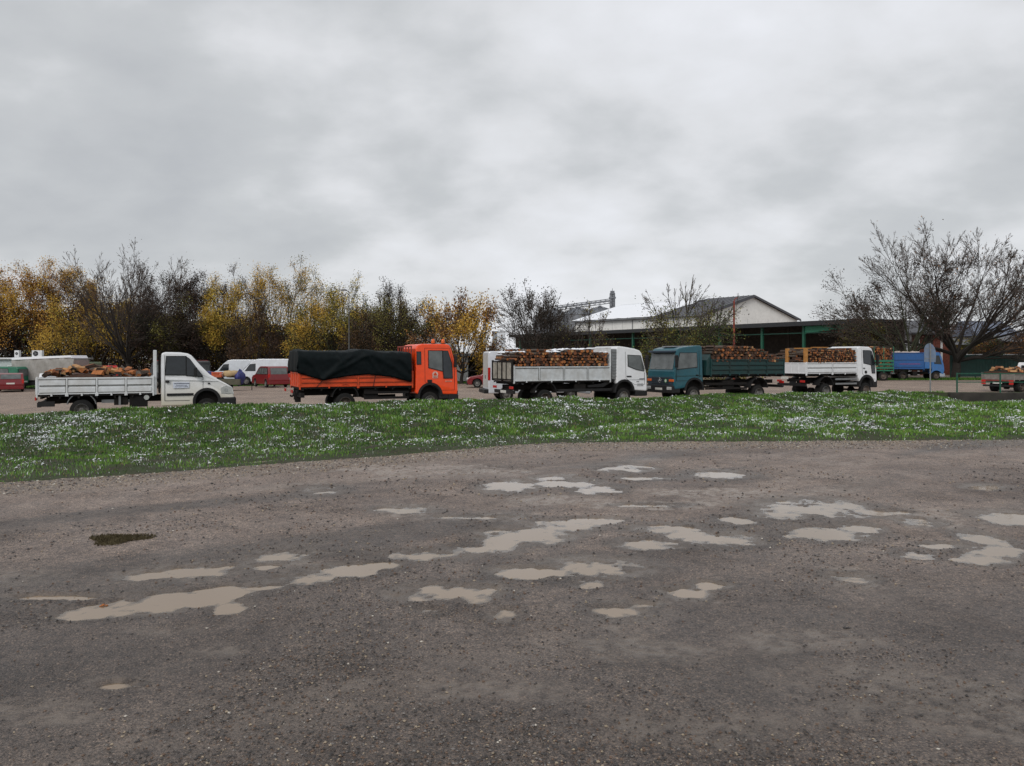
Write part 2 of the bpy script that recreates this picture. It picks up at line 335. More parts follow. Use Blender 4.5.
# --- ground materials
def gravel_mat(name, near=True):
    m = bpy.data.materials.new(name); m.use_nodes = True; t = m.node_tree; b = t.nodes['Principled BSDF']
    c = t.nodes.new('ShaderNodeTexCoord').outputs['Object']
    def nz(s, d=6, r=.55, off=None):
        n = t.nodes.new('ShaderNodeTexNoise'); n.inputs['Scale'].default_value = s; n.inputs['Detail'].default_value = d; n.inputs['Roughness'].default_value = r
        t.links.new(c, n.inputs['Vector']); return n.outputs['Fac']
    def ramp(f, *st):
        r = t.nodes.new('ShaderNodeValToRGB'); t.links.new(f, r.inputs[0]); E = r.color_ramp.elements
        E[0].position, E[0].color = st[0][0], (*st[0][1], 1); E[1].position, E[1].color = st[-1][0], (*st[-1][1], 1)
        for p, cc in st[1:-1]: e = E.new(p); e.color = (*cc, 1)
        return r.outputs[0]
    def mixc(f, a, bb, mode='MIX'):
        n = t.nodes.new('ShaderNodeMixRGB'); n.blend_type = mode
        for i, v in enumerate((f, a, bb)):
            if isinstance(v, (int, float)): n.inputs[i].default_value = v
            elif isinstance(v, tuple): n.inputs[i].default_value = (*v, 1)
            else: t.links.new(v, n.inputs[i])
        return n.outputs[0]
    big = nz(.35, 5, .6); med = nz(3, 7, .65)
    if near: base = ramp(big, (.35, (.205,.168,.150)), (.5, (.29,.238,.209)), (.68, (.38,.313,.276)))
    else: base = ramp(big, (.3, (.25,.197,.165)), (.5, (.31,.247,.206)), (.7, (.37,.30,.25)))
    base = mixc(.8, base, ramp(med, (.3, (.62,.62,.64)), (.7, (1.25,1.22,1.18))), 'MULTIPLY')
    base = mixc(1.0, base, ramp(nz(70, 4, .8), (.40, (.42,.42,.43)), (.52, (1.0,1.0,1.0)), (.66, (1.45,1.4,1.33))), 'MULTIPLY')
    base = mixc(.8, base, ramp(nz(17, 5, .75), (.38, (.50,.50,.51)), (.5, (1.0,1.0,1.0)), (.66, (1.25,1.23,1.2))), 'MULTIPLY')
    v = t.nodes.new('ShaderNodeTexVoronoi'); v.inputs['Scale'].default_value = 105; v.inputs['Randomness'].default_value = 1; t.links.new(c, v.inputs['Vector'])
    vc = t.nodes.new('ShaderNodeSeparateColor'); t.links.new(v.outputs['Color'], vc.inputs[0])
    peb = ramp(vc.outputs[0], (.0, (.35,.33,.33)), (.35, (.7,.68,.68)), (.7, (1.1,1.05,1.0)), (.9, (1.5,1.35,1.2)), (1.0, (3.0,2.7,2.3)))
    dens = M('MULTIPLY', M('SUBTRACT', nz(1.3, 4), .30, nt=t), 2.2, nt=t)
    dens = M('MAXIMUM', M('MINIMUM', dens, 1, nt=t), .45, nt=t)
    if near:
        aw = t.nodes.new('ShaderNodeAttribute'); aw.attribute_name = 'wet'; asl = t.nodes.new('ShaderNodeAttribute'); asl.attribute_name = 'silt'
        inv = M('SUBTRACT', 1, asl.outputs['Fac'], nt=t); dens = M('MULTIPLY', dens, inv, nt=t)
    col = mixc(dens, base, mixc(1.0, base, peb, 'MULTIPLY'))
    if near:
        col = mixc(M('MULTIPLY', asl.outputs['Fac'], .8, nt=t), col, (.28,.222,.178))
        ae = t.nodes.new('ShaderNodeAttribute'); ae.attribute_name = 'edge'
        col = mixc(M('MULTIPLY', ae.outputs['Fac'], .7, nt=t), col, mixc(1.0, (.30,.255,.215), peb, 'MULTIPLY'))
        dk = M('MULTIPLY', aw.outputs['Fac'], .85, nt=t)
        col = mixc(dk, col, mixc(1.0, col, (.42,.425,.425), 'MULTIPLY'))
        wn = M('ADD', M('MULTIPLY', M('SUBTRACT', nz(1.1, 6, .6), .42, nt=t), 2.0, nt=t), M('MULTIPLY', aw.outputs['Fac'], .6, nt=t), nt=t); wn = M('MAXIMUM', M('MINIMUM', wn, 1, nt=t), 0, nt=t)
        ro = M('SUBTRACT', .66, M('MULTIPLY', M('MAXIMUM', wn, M('MULTIPLY', asl.outputs['Fac'], 1.3, nt=t), nt=t), .33, nt=t), nt=t)
        t.links.new(ro, b.inputs['Roughness'])
    else:
        b.inputs['Roughness'].default_value = .75
    t.links.new(col, b.inputs['Base Color'])
    b.inputs['Specular IOR Level'].default_value = .42
    bp = t.nodes.new('ShaderNodeBump'); bp.inputs['Strength'].default_value = 1.0 if near else .5; bp.inputs['Distance'].default_value = .04 if near else .012
    hh = M('ADD', M('MULTIPLY', M('SUBTRACT', 1, v.outputs['Distance'], nt=t), M('MULTIPLY', dens, .55, nt=t), nt=t), M('MULTIPLY', nz(28, 8, .7), M('ADD', M('MULTIPLY', dens, .9, nt=t), .25, nt=t), nt=t), nt=t)
    t.links.new(hh, bp.inputs['Height']); t.links.new(bp.outputs[0], b.inputs['Normal'])
    return m
GRAV = gravel_mat('wet_gravel', True); YARD = gravel_mat('yard_gravel', False)

# near lot: fine sheet
xs = np.linspace(-13.5, 13.5, 1081); ys = [2.0]
while ys[-1] < 17.2: ys.append(ys[-1] + max(.014, ys[-1]*.0046))
ys = np.array(ys); XX, YY = np.meshgrid(xs, ys); ZZ, WET, SL, DD = near_ground(XX, YY)
nx, ny = len(xs), len(ys)
idx = np.arange(nx*ny).reshape(ny, nx)
Fq = np.stack([idx[:-1,:-1], idx[:-1,1:], idx[1:,1:], idx[1:,:-1]], -1).reshape(-1, 4)
keep = ((YY[:-1,:-1]-E0(XX[:-1,:-1])) < .5).ravel(); Fq = Fq[keep]
me = np_mesh('gravel_lot', np.stack([XX, YY, ZZ], -1).reshape(-1, 3), Fq, smooth=True)
EDG = sstep(1.7, .25, (E0(XX)-YY)*(1+.5*fbm(XX*1.3, YY*1.3, 97, 3))*np.clip(YY/13, .8, 1.3))
for nm, A in (('wet', WET), ('silt', SL), ('edge', EDG)):
    a = me.attributes.new(nm, 'FLOAT', 'POINT'); a.data.foreach_set('value', A.astype(np.float32).ravel())
lot = link('gravel_lot', me, GRAV); tag(lot, 'wet potholed gravel lot in the foreground', 'ground', kind='structure')
# coarse surround of the near lot
mb = MB()
for (x0, x1, y0, y1) in ((-90, -13.5, -40, 60), (13.5, 90, -40, 17.2), (-13.5, 13.5, -40, 2.0)):
    if x0 < -20:
        pts = np.linspace(x0, x1, 30)
        for a, b_ in zip(pts[:-1], pts[1:]):
            mb.add([(a, y0, 0), (b_, y0, 0), (b_, float(E0(b_))+.5, 0), (a, float(E0(a))+.5, 0)], [(0,1,2,3)])
    else: mb.add([(x0,y0,0),(x1,y0,0),(x1,y1,0),(x0,y1,0)], [(0,1,2,3)])
tag(mb.build('gravel_lot_surround', GRAV), 'gravel ground around the potholed lot', 'ground', kind='structure')
# puddle water
WATER = bpy.data.materials.new('muddy_water'); WATER.use_nodes = True
t = WATER.node_tree; t.nodes.clear()
def nn_(k): return t.nodes.new(k)
wo_ = nn_('ShaderNodeOutputMaterial'); dif = nn_('ShaderNodeBsdfDiffuse'); dif.inputs[0].default_value = (.29,.215,.148,1)
tra = nn_('ShaderNodeBsdfTransparent'); glo = nn_('ShaderNodeBsdfGlossy'); glo.inputs['Roughness'].default_value = .04; glo.inputs[0].default_value = (1,1,1,1)
fr = nn_('ShaderNodeFresnel'); fr.inputs[0].default_value = 1.36
at = nn_('ShaderNodeAttribute'); at.attribute_name = 'depth'           # muddy water hides the bottom where it is deep enough
al = M('MULTIPLY', at.outputs['Fac'], 1/.013, nt=t); al = M('MINIMUM', M('MAXIMUM', M('ADD', al, .10, nt=t), 0, nt=t), .93, nt=t)
nn = nn_('ShaderNodeTexNoise'); nn.inputs['Scale'].default_value = 9; bp = nn_('ShaderNodeBump'); bp.inputs['Strength'].default_value = .06; bp.inputs['Distance'].default_value = .01
t.links.new(nn_('ShaderNodeTexCoord').outputs['Object'], nn.inputs['Vector']); t.links.new(nn.outputs['Fac'], bp.inputs['Height']); t.links.new(bp.outputs[0], glo.inputs['Normal'])
m1 = nn_('ShaderNodeMixShader'); t.links.new(al, m1.inputs[0]); t.links.new(tra.outputs[0], m1.inputs[1]); t.links.new(dif.outputs[0], m1.inputs[2])
m2 = nn_('ShaderNodeMixShader'); t.links.new(fr.outputs[0], m2.inputs[0]); t.links.new(m1.outputs[0], m2.inputs[1]); t.links.new(glo.outputs[0], m2.inputs[2])
t.links.new(m2.outputs[0], wo_.inputs[0])
wv = []; wf = []; wet_cells = (DD > -1.1)
c4 = wet_cells[:-1,:-1] | wet_cells[1:,1:]
c4 &= (YY[:-1,:-1] < E0(XX[:-1,:-1])-.15)
Fw = np.stack([idx[:-1,:-1], idx[:-1,1:], idx[1:,1:], idx[1:,:-1]], -1)[c4]
u, inv = np.unique(Fw.ravel(), return_inverse=True)
Vw = np.stack([XX.ravel()[u], YY.ravel()[u], np.full(len(u), LEVEL)], -1)
wm_ = np_mesh('puddle_water', Vw, inv.reshape(-1, 4), smooth=True); wa_ = wm_.attributes.new('depth', 'FLOAT', 'POINT'); wa_.data.foreach_set('value', np.maximum(0, LEVEL-ZZ.ravel()[u]).astype(np.float32))
wo = link('puddle_water', wm_, WATER); tag(wo, 'muddy water standing in the potholes', 'water', kind='structure')

# grass bank sheet (from gravel edge, through the ditch, to the yard)
xs2 = np.arange(-62, 92, .16); nt2 = 130
tt = np.linspace(0, 1, nt2)
e0 = E0(xs2)-.02; e1 = E1(xs2); e2 = E2(xs2)
rows = []
for t_ in tt:
    rows.append(np.where(t_ < .2, e0+(e1-e0)*t_/.2, np.where(t_ < .85, e1+(e2-e1)*(t_-.2)/.65, e2+2.2*(t_-.85)/.15)))
YG = np.array(rows); XG = np.tile(xs2, (nt2, 1)); ZG = H(XG, YG)
ZG[0] = -.02
id2 = np.arange(XG.size).reshape(XG.shape)
Fg = np.stack([id2[:-1,:-1], id2[:-1,1:], id2[1:,1:], id2[1:,:-1]], -1).reshape(-1, 4)
SOIL = mat('grass_soil', (.060,.046,.030), rough=.9, var=.4, scale=5, bump=.6, bscale=25, var2=(.030,.050,.012))
tag(link('grass_bank', np_mesh('grass_bank', np.stack([XG, YG, ZG], -1).reshape(-1, 3), Fg, smooth=True), SOIL), 'grass bank and ditch between the lot and the yard', 'ground', kind='structure')

# yard beyond, out to the horizon
xr = np.concatenate([[-3000,-900,-300,-120], np.arange(-80, 100.1, 2), [140,300,900,3000]])
tr = np.concatenate([np.arange(0, 70, 2.0), [80, 100, 140, 220, 400, 900, 3500]])
YR = np.array([[float(E2(np.clip(x, -60, 90)))+1.5+t_ for x in xr] for t_ in tr]); XR = np.tile(xr, (len(tr), 1))
ZR = G(XR, YR) + .004
ZR[0] = ZR[0]-.03
id3 = np.arange(XR.size).reshape(XR.shape)
F3 = np.stack([id3[:-1,:-1], id3[:-1,1:], id3[1:,1:], id3[1:,:-1]], -1).reshape(-1, 4)
tag(link('yard', np_mesh('yard', np.stack([XR, YR, ZR], -1).reshape(-1, 3), F3, smooth=True), YARD), 'brown gravel market yard behind the trucks', 'ground', kind='structure')
# darker wet track along the ridge, in front of the trucks
ASPH = mat('wet_track', (.13,.11,.10), rough=.4, var=.3, scale=1.2, bump=.4, bscale=30)

# --- gravel pebbles (uncountable)
n = 150000
py = 766-(766-446)*rng.random(n)**1.25; px = rng.random(n)*1100-38
Y = CAMH*F/(py-HY); X = (px-CX)/F*Y
cl = fbm(X*.9, Y*.9, 55, 4)
keepm = (rng.random(n) < np.clip(.22+2.6*cl+.9*np.exp(-((ell(ALLP, X, Y, 1.2, 1.15)+.9)/.7)**2)*(rng.random(n) < .6), .05, 1)) & (Y < E0(X)-.02)
ex = 22000
px2 = rng.random(ex)*1100-38; X2 = None
Yb = []; Xb = []
for q in range(3):
    Ytmp = 11+5*rng.random(ex); Xt = (px2-CX)/F*Ytmp; Ytmp = E0(Xt)-.05-1.3*rng.random(ex)**1.6; Xb.append(Xt[:ex//3]); Yb.append(Ytmp[:ex//3])
X = np.concatenate([X[keepm]]+Xb); Y = np.concatenate([Y[keepm]]+Yb)
ZP, _, SP, DP = near_ground(X, Y)
kk = (DP < .05) & (rng.random(len(X)) > SP*.8) & (np.abs(X) < 13); X, Y, ZP = X[kk], Y[kk], ZP[kk]
n = len(X); sz = (.0022+.010*rng.random(n)**5)*np.clip(Y/6, .8, 1.7)
octv = np.array([(1,0,0),(0,1,0),(-1,0,0),(0,-1,0),(0,0,.7),(0,0,-.7)], float)
octf = np.array([(0,1,4),(1,2,4),(2,3,4),(3,0,4),(1,0,5),(2,1,5),(3,2,5),(0,3,5)])
def scatter_oct(X, Y, Z, S, jit=.35, flat=1.0, stretch=None):
    n = len(X); V = octv[None]*(1+jit*(rng.random((n,6,3))-.5)*2); a = rng.random(n)*2*pi
    if stretch is not None: V[:,:,0] *= stretch[:,None]
    x = V[:,:,0]*np.cos(a)[:,None]-V[:,:,1]*np.sin(a)[:,None]; y = V[:,:,0]*np.sin(a)[:,None]+V[:,:,1]*np.cos(a)[:,None]
    V = np.stack([x, y, V[:,:,2]*flat], -1)*S[:,None,None] + np.stack([X, Y, Z], -1)[:,None]
    Fc = (octf[None]+6*np.arange(n)[:,None,None]).reshape(-1, 3)
    return V.reshape(-1, 3), Fc
V, Fc = scatter_oct(X, Y, ZP+sz*.25, sz)
PEB = [mat('pebble_dark', (.045,.04,.038), .6), mat('pebble_brown', (.12,.075,.05), .6), mat('pebble_grey', (.16,.145,.135), .55), mat('pebble_beige', (.30,.24,.17), .6), mat('pebble_pale', (.5,.46,.4), .6)]
pc = rng.choice(5, n, p=[.50,.24,.17,.08,.01]); pe = (E0(X)-Y < 1.5) & (rng.random(n) < .75); pc = np.where(pe, rng.choice([1,2,3,4], n, p=[.2,.35,.35,.10]), pc)
mi = np.repeat(pc, 8)
go = link('loose_gravel', np_mesh('loose_gravel', V, Fc, mi), PEB); tag(go, 'loose wet stones strewn over the potholed lot', 'gravel', kind='stuff')
for nm, lab, (qx, qy), s, m_ in (('mud_clod', 'small dark brown clod of earth lying right of the middle puddles', (846,628), .02, PEB[0]),
        ('dead_leaf', 'orange brown dead leaf at the edge of the long left puddle', (103,604), .022, CUT[0])):
    gx, gy = lin(qx, qy); z_, _, _, _ = near_ground(np.array([gx]), np.array([gy]))
    mb = MB()
    V1, F1 = scatter_oct(np.array([gx, gx+s, gx-s*.6])-gx, np.array([0, s*.3, -s*.4]), np.array([s*.3, s*.15, s*.1]), np.array([s, s*.6, s*.5]), flat=.6)
    mb.add(V1.tolist(), F1.tolist()); o = mb.build(nm, m_, None, smooth=True); o.location = (gx, gy, float(max(z_[0], LEVEL)))
    tag(o, lab, nm.replace('_', ' '))

# --- grass blades and snow
def blades(X, Y, Z, L, Wd, seed=0):
    n = len(X); a = rng.random(n)*2*pi; lean = (.15+.65*rng.random(n)); b_ = rng.random(n)*2*pi
    dx = np.cos(a)*Wd*.5; dy = np.sin(a)*Wd*.5
    tx = np.cos(b_)*lean*L; ty = np.sin(b_)*lean*L; tz = L*np.sqrt(np.clip(1-lean**2, .1, 1))
    p0 = np.stack([X-dx, Y-dy, Z-.01], -1); p1 = np.stack([X+dx, Y+dy, Z-.01], -1)
    m0 = np.stack([X-dx*.8+tx*.35, Y-dy*.8+ty*.35, Z+tz*.6], -1); m1 = np.stack([X+dx*.8+tx*.35, Y+dy*.8+ty*.35, Z+tz*.6], -1)
    tp = np.stack([X+tx, Y+ty, Z+tz], -1)
    V = np.stack([p0, p1, m1, m0, tp], 1).reshape(-1, 3); k = 5*np.arange(n)[:,None]
    # quads with a degenerate-free top: use triangles throughout
    Fc = np.concatenate([k+np.array([[0,1,2]]), k+np.array([[0,2,3]]), k+np.array([[3,2,4]])], 1).reshape(-1, 3)
    return V, Fc
GR = [mat('grass_dark', (.030,.078,.009), .6, spec=.25, var=.25), mat('grass_mid', (.078,.178,.024), .6, spec=.25, var=.25), mat('grass_bright', (.145,.270,.045), .6, spec=.25, var=.25), mat('grass_straw', (.20,.17,.06), .6, var=.25), mat('grass_frosted', (.55,.60,.55), .8, spec=.2, var=.15)]
n = 520000
Yq = 9+33*rng.random(n)**.8; Xq = (rng.random(n)*1140-58-CX)/F*Yq
ok = (Yq > E0(Xq)+.02+.55*fbm(Xq*2.2,Yq*2.2,88,4,.6)-.35*(rng.random(n) < .04)*rng.random(n)) & (Yq < E2(Xq)+.9) & ~((Xq > 22.2) & (Yq > 38.5))
Xq, Yq = Xq[ok], Yq[ok]
g = fbm(Xq*1.6, Yq*1.6, 61, 4); tn = rng.random(len(Xq))
Lb = (.035+.042*rng.random(len(Xq)))*(1+2.0*g)*np.clip(Yq/18, .75, 1.25); Lb *= .45+.55*sstep(0, .5, Yq-E0(Xq))
V, Fc = blades(Xq, Yq, H(Xq, Yq), Lb, np.clip(.0075*Yq/14, .006, .018)*(1+rng.random(len(Xq))))
sel = g*2.0+.54+(tn-.5)*.9-.20*sstep(0, 1.5, Yq-E1(Xq)); mi = np.where(sel < .35, 0, np.where(sel < .72, 1, 2)); mi = np.where(rng.random(len(mi)) < .07, 3, mi)
fz = fbm((Xq+Yq*.5)*2.4, (Yq-Xq*.4)*1.7, 71, 5, .8) + .45*fbm(Xq*.4, Yq*.4, 72, 3); mi = np.where((fz > .02) & (rng.random(len(mi)) < .16), 4, mi)
tag(link('grass', np_mesh('grass', V, Fc, np.repeat(mi, 3)), GR), 'short green grass covering the bank and verge', 'grass', kind='stuff')
print('blades', len(Xq))
n = 64000
Yq = 9+33*rng.random(n)**.8; Xq = (rng.random(n)*1140-58-CX)/F*Yq
d0 = Yq-E0(Xq); d2 = E2(Xq)-Yq
ok = (d0 > .35) & (d2 > -.5) & ~((Xq > 22.2) & (Yq > 38.5))
cl = fbm((Xq+Yq*.5)*2.4, (Yq-Xq*.4)*1.7, 71, 5, .8) + .45*fbm(Xq*.4, Yq*.4, 72, 3)
thr = .055-.05*sstep(2, 10, Xq)*(Yq < E1(Xq)+2)
ok &= rng.random(n) < .03+.62*sstep(.03, .26, cl-thr)
Xq, Yq = Xq[ok], Yq[ok]; n = len(Xq)
k = (2+16*rng.random(n)**2.2).astype(int); rep = np.repeat(np.arange(n), k); sp_ = (.02+.016*np.sqrt(k))[rep]*np.clip(Yq[rep]/16, .8, 1.8)
a_ = rng.random(n)[rep]*pi; u1 = rng.normal(0, 1, len(rep))*sp_*1.6; u2 = rng.normal(0, 1, len(rep))*sp_*.7
Xq = Xq[rep]+u1*np.cos(a_)-u2*np.sin(a_); Yq = Yq[rep]+u1*np.sin(a_)+u2*np.cos(a_); n = len(Xq); print('snow', n)
sz = (.005+.014*rng.random(n)**2)*np.clip(Yq/18, .7, 1.6)
V, Fc = scatter_oct(Xq, Yq, H(Xq, Yq)+.02+.05*rng.random(n), sz, .8, 1.1, 1+1.2*rng.random(n)**2)
tag(link('snow_patches', np_mesh('snow_patches', V, Fc), SNOW), 'thin patches of melting snow caught in the grass', 'snow', kind='stuff')
# far verge under the right hand fence and behind the parked vans
n = 60000
Xq = np.concatenate([rng.random(n//2)*34+30, rng.random(n//2)*60-52]); Yq = np.concatenate([69.3+5.5*rng.random(n//2), 64+6*rng.random(n//2)])
V, Fc = blades(Xq, Yq, G(Xq, Yq), .10+.1*rng.random(n), np.full(n, .04))
tag(link('far_grass', np_mesh('far_grass', V, Fc, np.repeat(rng.choice(3, n, p=[.45,.45,.1]), 3)), GR), 'grass strip along the far side of the yard', 'grass', kind='stuff')
mb = MB()
for x0, x1, y0, y1 in ((29, 66, 69, 76), (-54, 9, 64, 71)):
    xx = np.linspace(x0, x1, 20)
    for a, b_ in zip(xx[:-1], xx[1:]): mb.add([(a, y0, float(G(a,y0))+.012), (b_, y0, float(G(b_,y0))+.012), (b_, y1, float(G(b_,y1))+.012), (a, y1, float(G(a,y1))+.012)], [(0,1,2,3)])
tag(mb.build('far_verge', SOIL), 'soil of the grass strip at the far side of the yard', 'ground', kind='structure')
# small mossy heap of earth on the gravel
gx, gy = lin(118, 540); n = 1600; a = rng.random(n)*2*pi; r_ = np.sqrt(rng.random(n))
Xq = r_*np.cos(a)*.26*(1+.3*np.sin(3*a)); Yq = r_*np.sin(a)*.20*(1+.3*np.sin(3*a)); Zq = .02*(1-r_**2)+.003
V, Fc = blades(Xq, Yq, Zq, .012+.02*rng.random(n), np.full(n, .006))
MOSS = mat('moss', (.075,.058,.036), .95, spec=.1, var=.5, scale=30, var2=(.12,.10,.055))
mbm = MB().lathe([(0,.0001+.33),(.012,.30),(.022,.2),(.03,.1),(.032,.001)], (0,0,0), 'z', 24)
mbm.v = [(x*(.75+.3*sin(3*math.atan2(y,x))), y*.62*(.75+.3*sin(3*math.atan2(y,x))), z*.8-.002) for x, y, z in mbm.v]
root = empty('moss_mound', (gx, gy, .0), 0, 'low mossy mound of earth on the gravel at the left', 'mound')
mbm.build('soil', MOSS, root, smooth=True); link('moss', np_mesh('moss', V, Fc), MOSS, root)
# headwall of the culvert under the road, right
CONC = mat('dark_concrete', (.035,.03,.026), rough=.85, var=.35, scale=2, bump=.5, bscale=14, dirt=.3, dirtcol=(.02,.025,.012))
hw = MB().box(22.4, 70, 39.35, 39.75, -1.3, -.075).build('culvert_headwall', CONC, None, bevel=.02); tag(hw, 'low dark concrete wall below the green railing', 'retaining wall')
# ---------------------------------------------------------------- vehicles
TH = R(25)
def line_pt(s, off=0.0):     # point on the parked row's near-side line, off metres back from it
    x = -13.7+cos(TH)*s - sin(TH)*off; y = 28+sin(TH)*s + cos(TH)*off
    return (x, y, float(G(x, y))+BODY_UP)
BODY_UP = .25; RAISED = set()     # the five parked trucks ride this much higher over their wheels
def wheel(root, x, z, y, r, wd, side, rim=RIMG, dual=False, name='wheel'):
    """tyre (part) with its rim (sub-part); side -1 = right, +1 = left; y = outer face"""
    s = side; z = z-(BODY_UP if root.name in RAISED else 0)
    pr = [(0,.56*r),(0.0,.60*r),(.012,.66*r),(.02,.8*r),(.03,.93*r),(.05,r),(wd-.05,r),(wd-.02,.93*r),(wd,.75*r),(wd,.5*r),(wd,.01)]
    P = [(-s*a + y, q) for a, q in pr]
    if s < 0: P = P[::-1]; 
    m = MB().lathe(P, (x, 0, z), 'y', 28)
    for k in range(26):          # tread lugs
        t = 2*pi*k/26; m.cyl((x+(r-.006)*cos(t), y-s*.055, z+(r-.006)*sin(t)), (x+(r-.006)*cos(t+.08), y-s*(wd-.055), z+(r-.006)*sin(t+.08)), .012, .012, 4)
    o = m.build(name, RUB, root, smooth=False)
    if dual: P2 = [(-s*(a+.02), q) for a, q in [(0,.01),(.005,.3*r),(.02,.55*r),(.0,.58*r),(-.012,.60*r),(.0,.60*r)]]
    dish = [( .002,.615*r),(-.006,.60*r),(.0,.57*r),(.05,.52*r),(.07,.40*r),(.055,.30*r),(.02,.24*r),(.0,.22*r),(-.015,.16*r),(-.02,.001)]
    if dual: dish = [(.002,.615*r),(-.006,.60*r),(.01,.57*r),(.13,.50*r),(.15,.34*r),(.13,.26*r),(.04,.22*r),(.02,.17*r),(.015,.001)]
    P = [(-s*a + y, q) for a, q in dish]
    if s > 0: P = P[::-1]
    P = P if s < 0 else P
    m2 = MB().lathe(P, (x, 0, z), 'y', 24)
    for k in range(8):
        t = 2*pi*k/8; yy = y-s*(.062 if not dual else .14)
        m2.cyl((x+.44*r*cos(t), yy, z+.44*r*sin(t)), (x+.44*r*cos(t), yy+s*.004, z+.44*r*sin(t)), .055*r, n=8, mi=1)
        m2.cyl((x+.2*r*cos(t+.3), y-s*.02, z+.2*r*sin(t+.3)), (x+.2*r*cos(t+.3), y+s*.022, z+.2*r*sin(t+.3)), .016, n=6)
    m2.build('rim', [rim, BLK], o, smooth=False)
    return o
def dropside(root, x0, x1, z0, z1, Wd, m, ribs=3, style='rib', th=.04, tail_top=None, tailmat=None, floor_mat=None, shade_mat=None):
    fl = MB().box(x0+.01, x1-.01, -Wd/2+.02, Wd/2-.02, z0-.07, z0+.0)
    for k in range(7):
        xx = x0+.15+(x1-x0-.3)*k/6; fl.box(xx-.03, xx+.03, -Wd/2+.03, Wd/2-.03, z0-.15, z0-.072)
    fl.build('load_floor', floor_mat or CHS, root)
    for s in (-1, 1):
        y0, y1 = (Wd/2-th, Wd/2) if s > 0 else (-Wd/2, -Wd/2+th)
        p = MB().box(x0+.05, x1-.05, y0, y1, z0+.003, z1)
        yo = s*Wd/2; h = z1-z0
        def ob(xa, xb, za, zb, d):      # proud strip
            a, b_ = sorted((yo-s*.004, yo+s*d)); p.box(xa, xb, a, b_, za, zb)
        ob(x0+.05, x1-.05, z1-.045, z1+.012, .02); ob(x0+.05, x1-.05, z0+.0, z0+.05, .018)
        if style == 'rib':
            ob(x0+.1, x1-.1, z0+h*.30, z0+h*.44, .022); ob(x0+.1, x1-.1, z0+h*.62, z0+h*.76, .022)
        elif style == 'rib2':
            ob(x0+.1, x1-.1, z0+h*.12, z0+h*.40, .022); ob(x0+.1, x1-.1, z0+h*.56, z0+h*.88, .022)
        for k in range(1, ribs):
            xx = x0+(x1-x0)*k/ribs; ob(xx-.025, xx+.025, z0+.03, z1-.02, .028)
            if style != 'flat': ob(xx-.05, xx+.05, z0-.07, z0+.05, .03)
        for k in range(1, 2*ribs, 2):       # hinges below the side
            xx = x0+(x1-x0)*k/(2*ribs); ob(xx-.03, xx+.03, z0-.06, z0+.04, .035)
        p.build('side_panel', m, root, bevel=.006)
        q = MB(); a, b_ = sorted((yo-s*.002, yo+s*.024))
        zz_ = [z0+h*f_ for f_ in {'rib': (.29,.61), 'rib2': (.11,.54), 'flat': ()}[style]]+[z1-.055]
        for zz in zz_: q.box(x0+.1, x1-.1, a, b_, zz-.016, zz)  # thin dark strips paint in the shade below the ribs and top rail
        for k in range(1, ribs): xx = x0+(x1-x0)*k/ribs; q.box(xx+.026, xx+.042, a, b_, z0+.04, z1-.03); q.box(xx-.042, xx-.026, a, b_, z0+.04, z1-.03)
        q.build('seams_and_rib_shade', shade_mat or SEAM_SHADE, root)
    tt_ = tail_top or z1
    tg = MB().box(x0, x0+th, -Wd/2+.05, Wd/2-.05, z0, tt_)
    tg.box(x0-.02, x0+.002, -Wd/2+.06, Wd/2-.06, tt_-.05, tt_+.01); tg.box(x0-.02, x0+.002, -Wd/2+.06, Wd/2-.06, z0, z0+.06)
    for k in range(5):
        yy = -Wd/2+.08+(Wd-.16)*k/4; tg.box(x0-.024, x0+.001, yy-.03, yy+.03, z0+.02, tt_-.02)
    tg.build('tailgate', tailmat or m, root, bevel=.006)
    for sx in (x0, x1-.06):
        for s in (-1, 1):
            a, b_ = sorted((s*(Wd/2-.055), s*(Wd/2+.025)))
            MB().box(sx, sx+.055, a, b_, z0-.1, (max(z1, tt_) if sx == x0 else z1)+.04).build('corner_post', m, root, bevel=.008)
def chassis(root, x0, x1, Wd, z, rail=True, underrun=None, extra=()):
    c = MB()
    for s in (-1, 1): c.box(x0, x1, s*.42-.04, s*.42+.04, z-.10, z+.09)
    for k in range(6): xx = x0+.1+(x1-x0-.2)*k/5; c.box(xx-.04, xx+.04, -.38, .38, z-.06, z+.06)
    c.cyl((x0+.3, 0, z-.12), (x1-.4, 0, z-.1), .045)
    for e in extra: c.box(*e)
    c.build('chassis', CHS, root, bevel=.01)
def axle(root, x, r, Wd):
    r = r-(BODY_UP if root.name in RAISED else 0)
    MB().cyl((x, -Wd/2+.2, r), (x, Wd/2-.2, r), .06).lathe([(-.2,.06),(-.12,.17),(.12,.17),(.2,.06)], (x,0,r), 'y', 14).build('axle', CHS, root)
def mudguard(root, cx, cz, ri, ro, a0, a1, Wd, wd, m=BLK):
    for s in (-1, 1):
        a, b_ = sorted((s*(Wd/2-wd), s*Wd/2)); MB().arc(cx, cz, ri, ro, a0, a1, a, b_).build('mudguard', m, root)
def well(root, cx, cz, r, Wd):
    MB().box(cx-r*1.02, cx+r*1.02, -Wd/2+.27, Wd/2-.27, cz-.1, cz+r*1.03).build('wheel_well', CHS, root)
def archprof(cx, cz, r, z, n=10):
    """points of a wheel opening, right to left, along the bottom edge at height z"""
    a = math.asin(min(1, max(-1, (z-cz)/r))); t0, t1 = a, pi-a
    return [(cx+r*cos(t0+(t1-t0)*i/n), cz+r*sin(t0+(t1-t0)*i/n)) for i in range(n+1)]
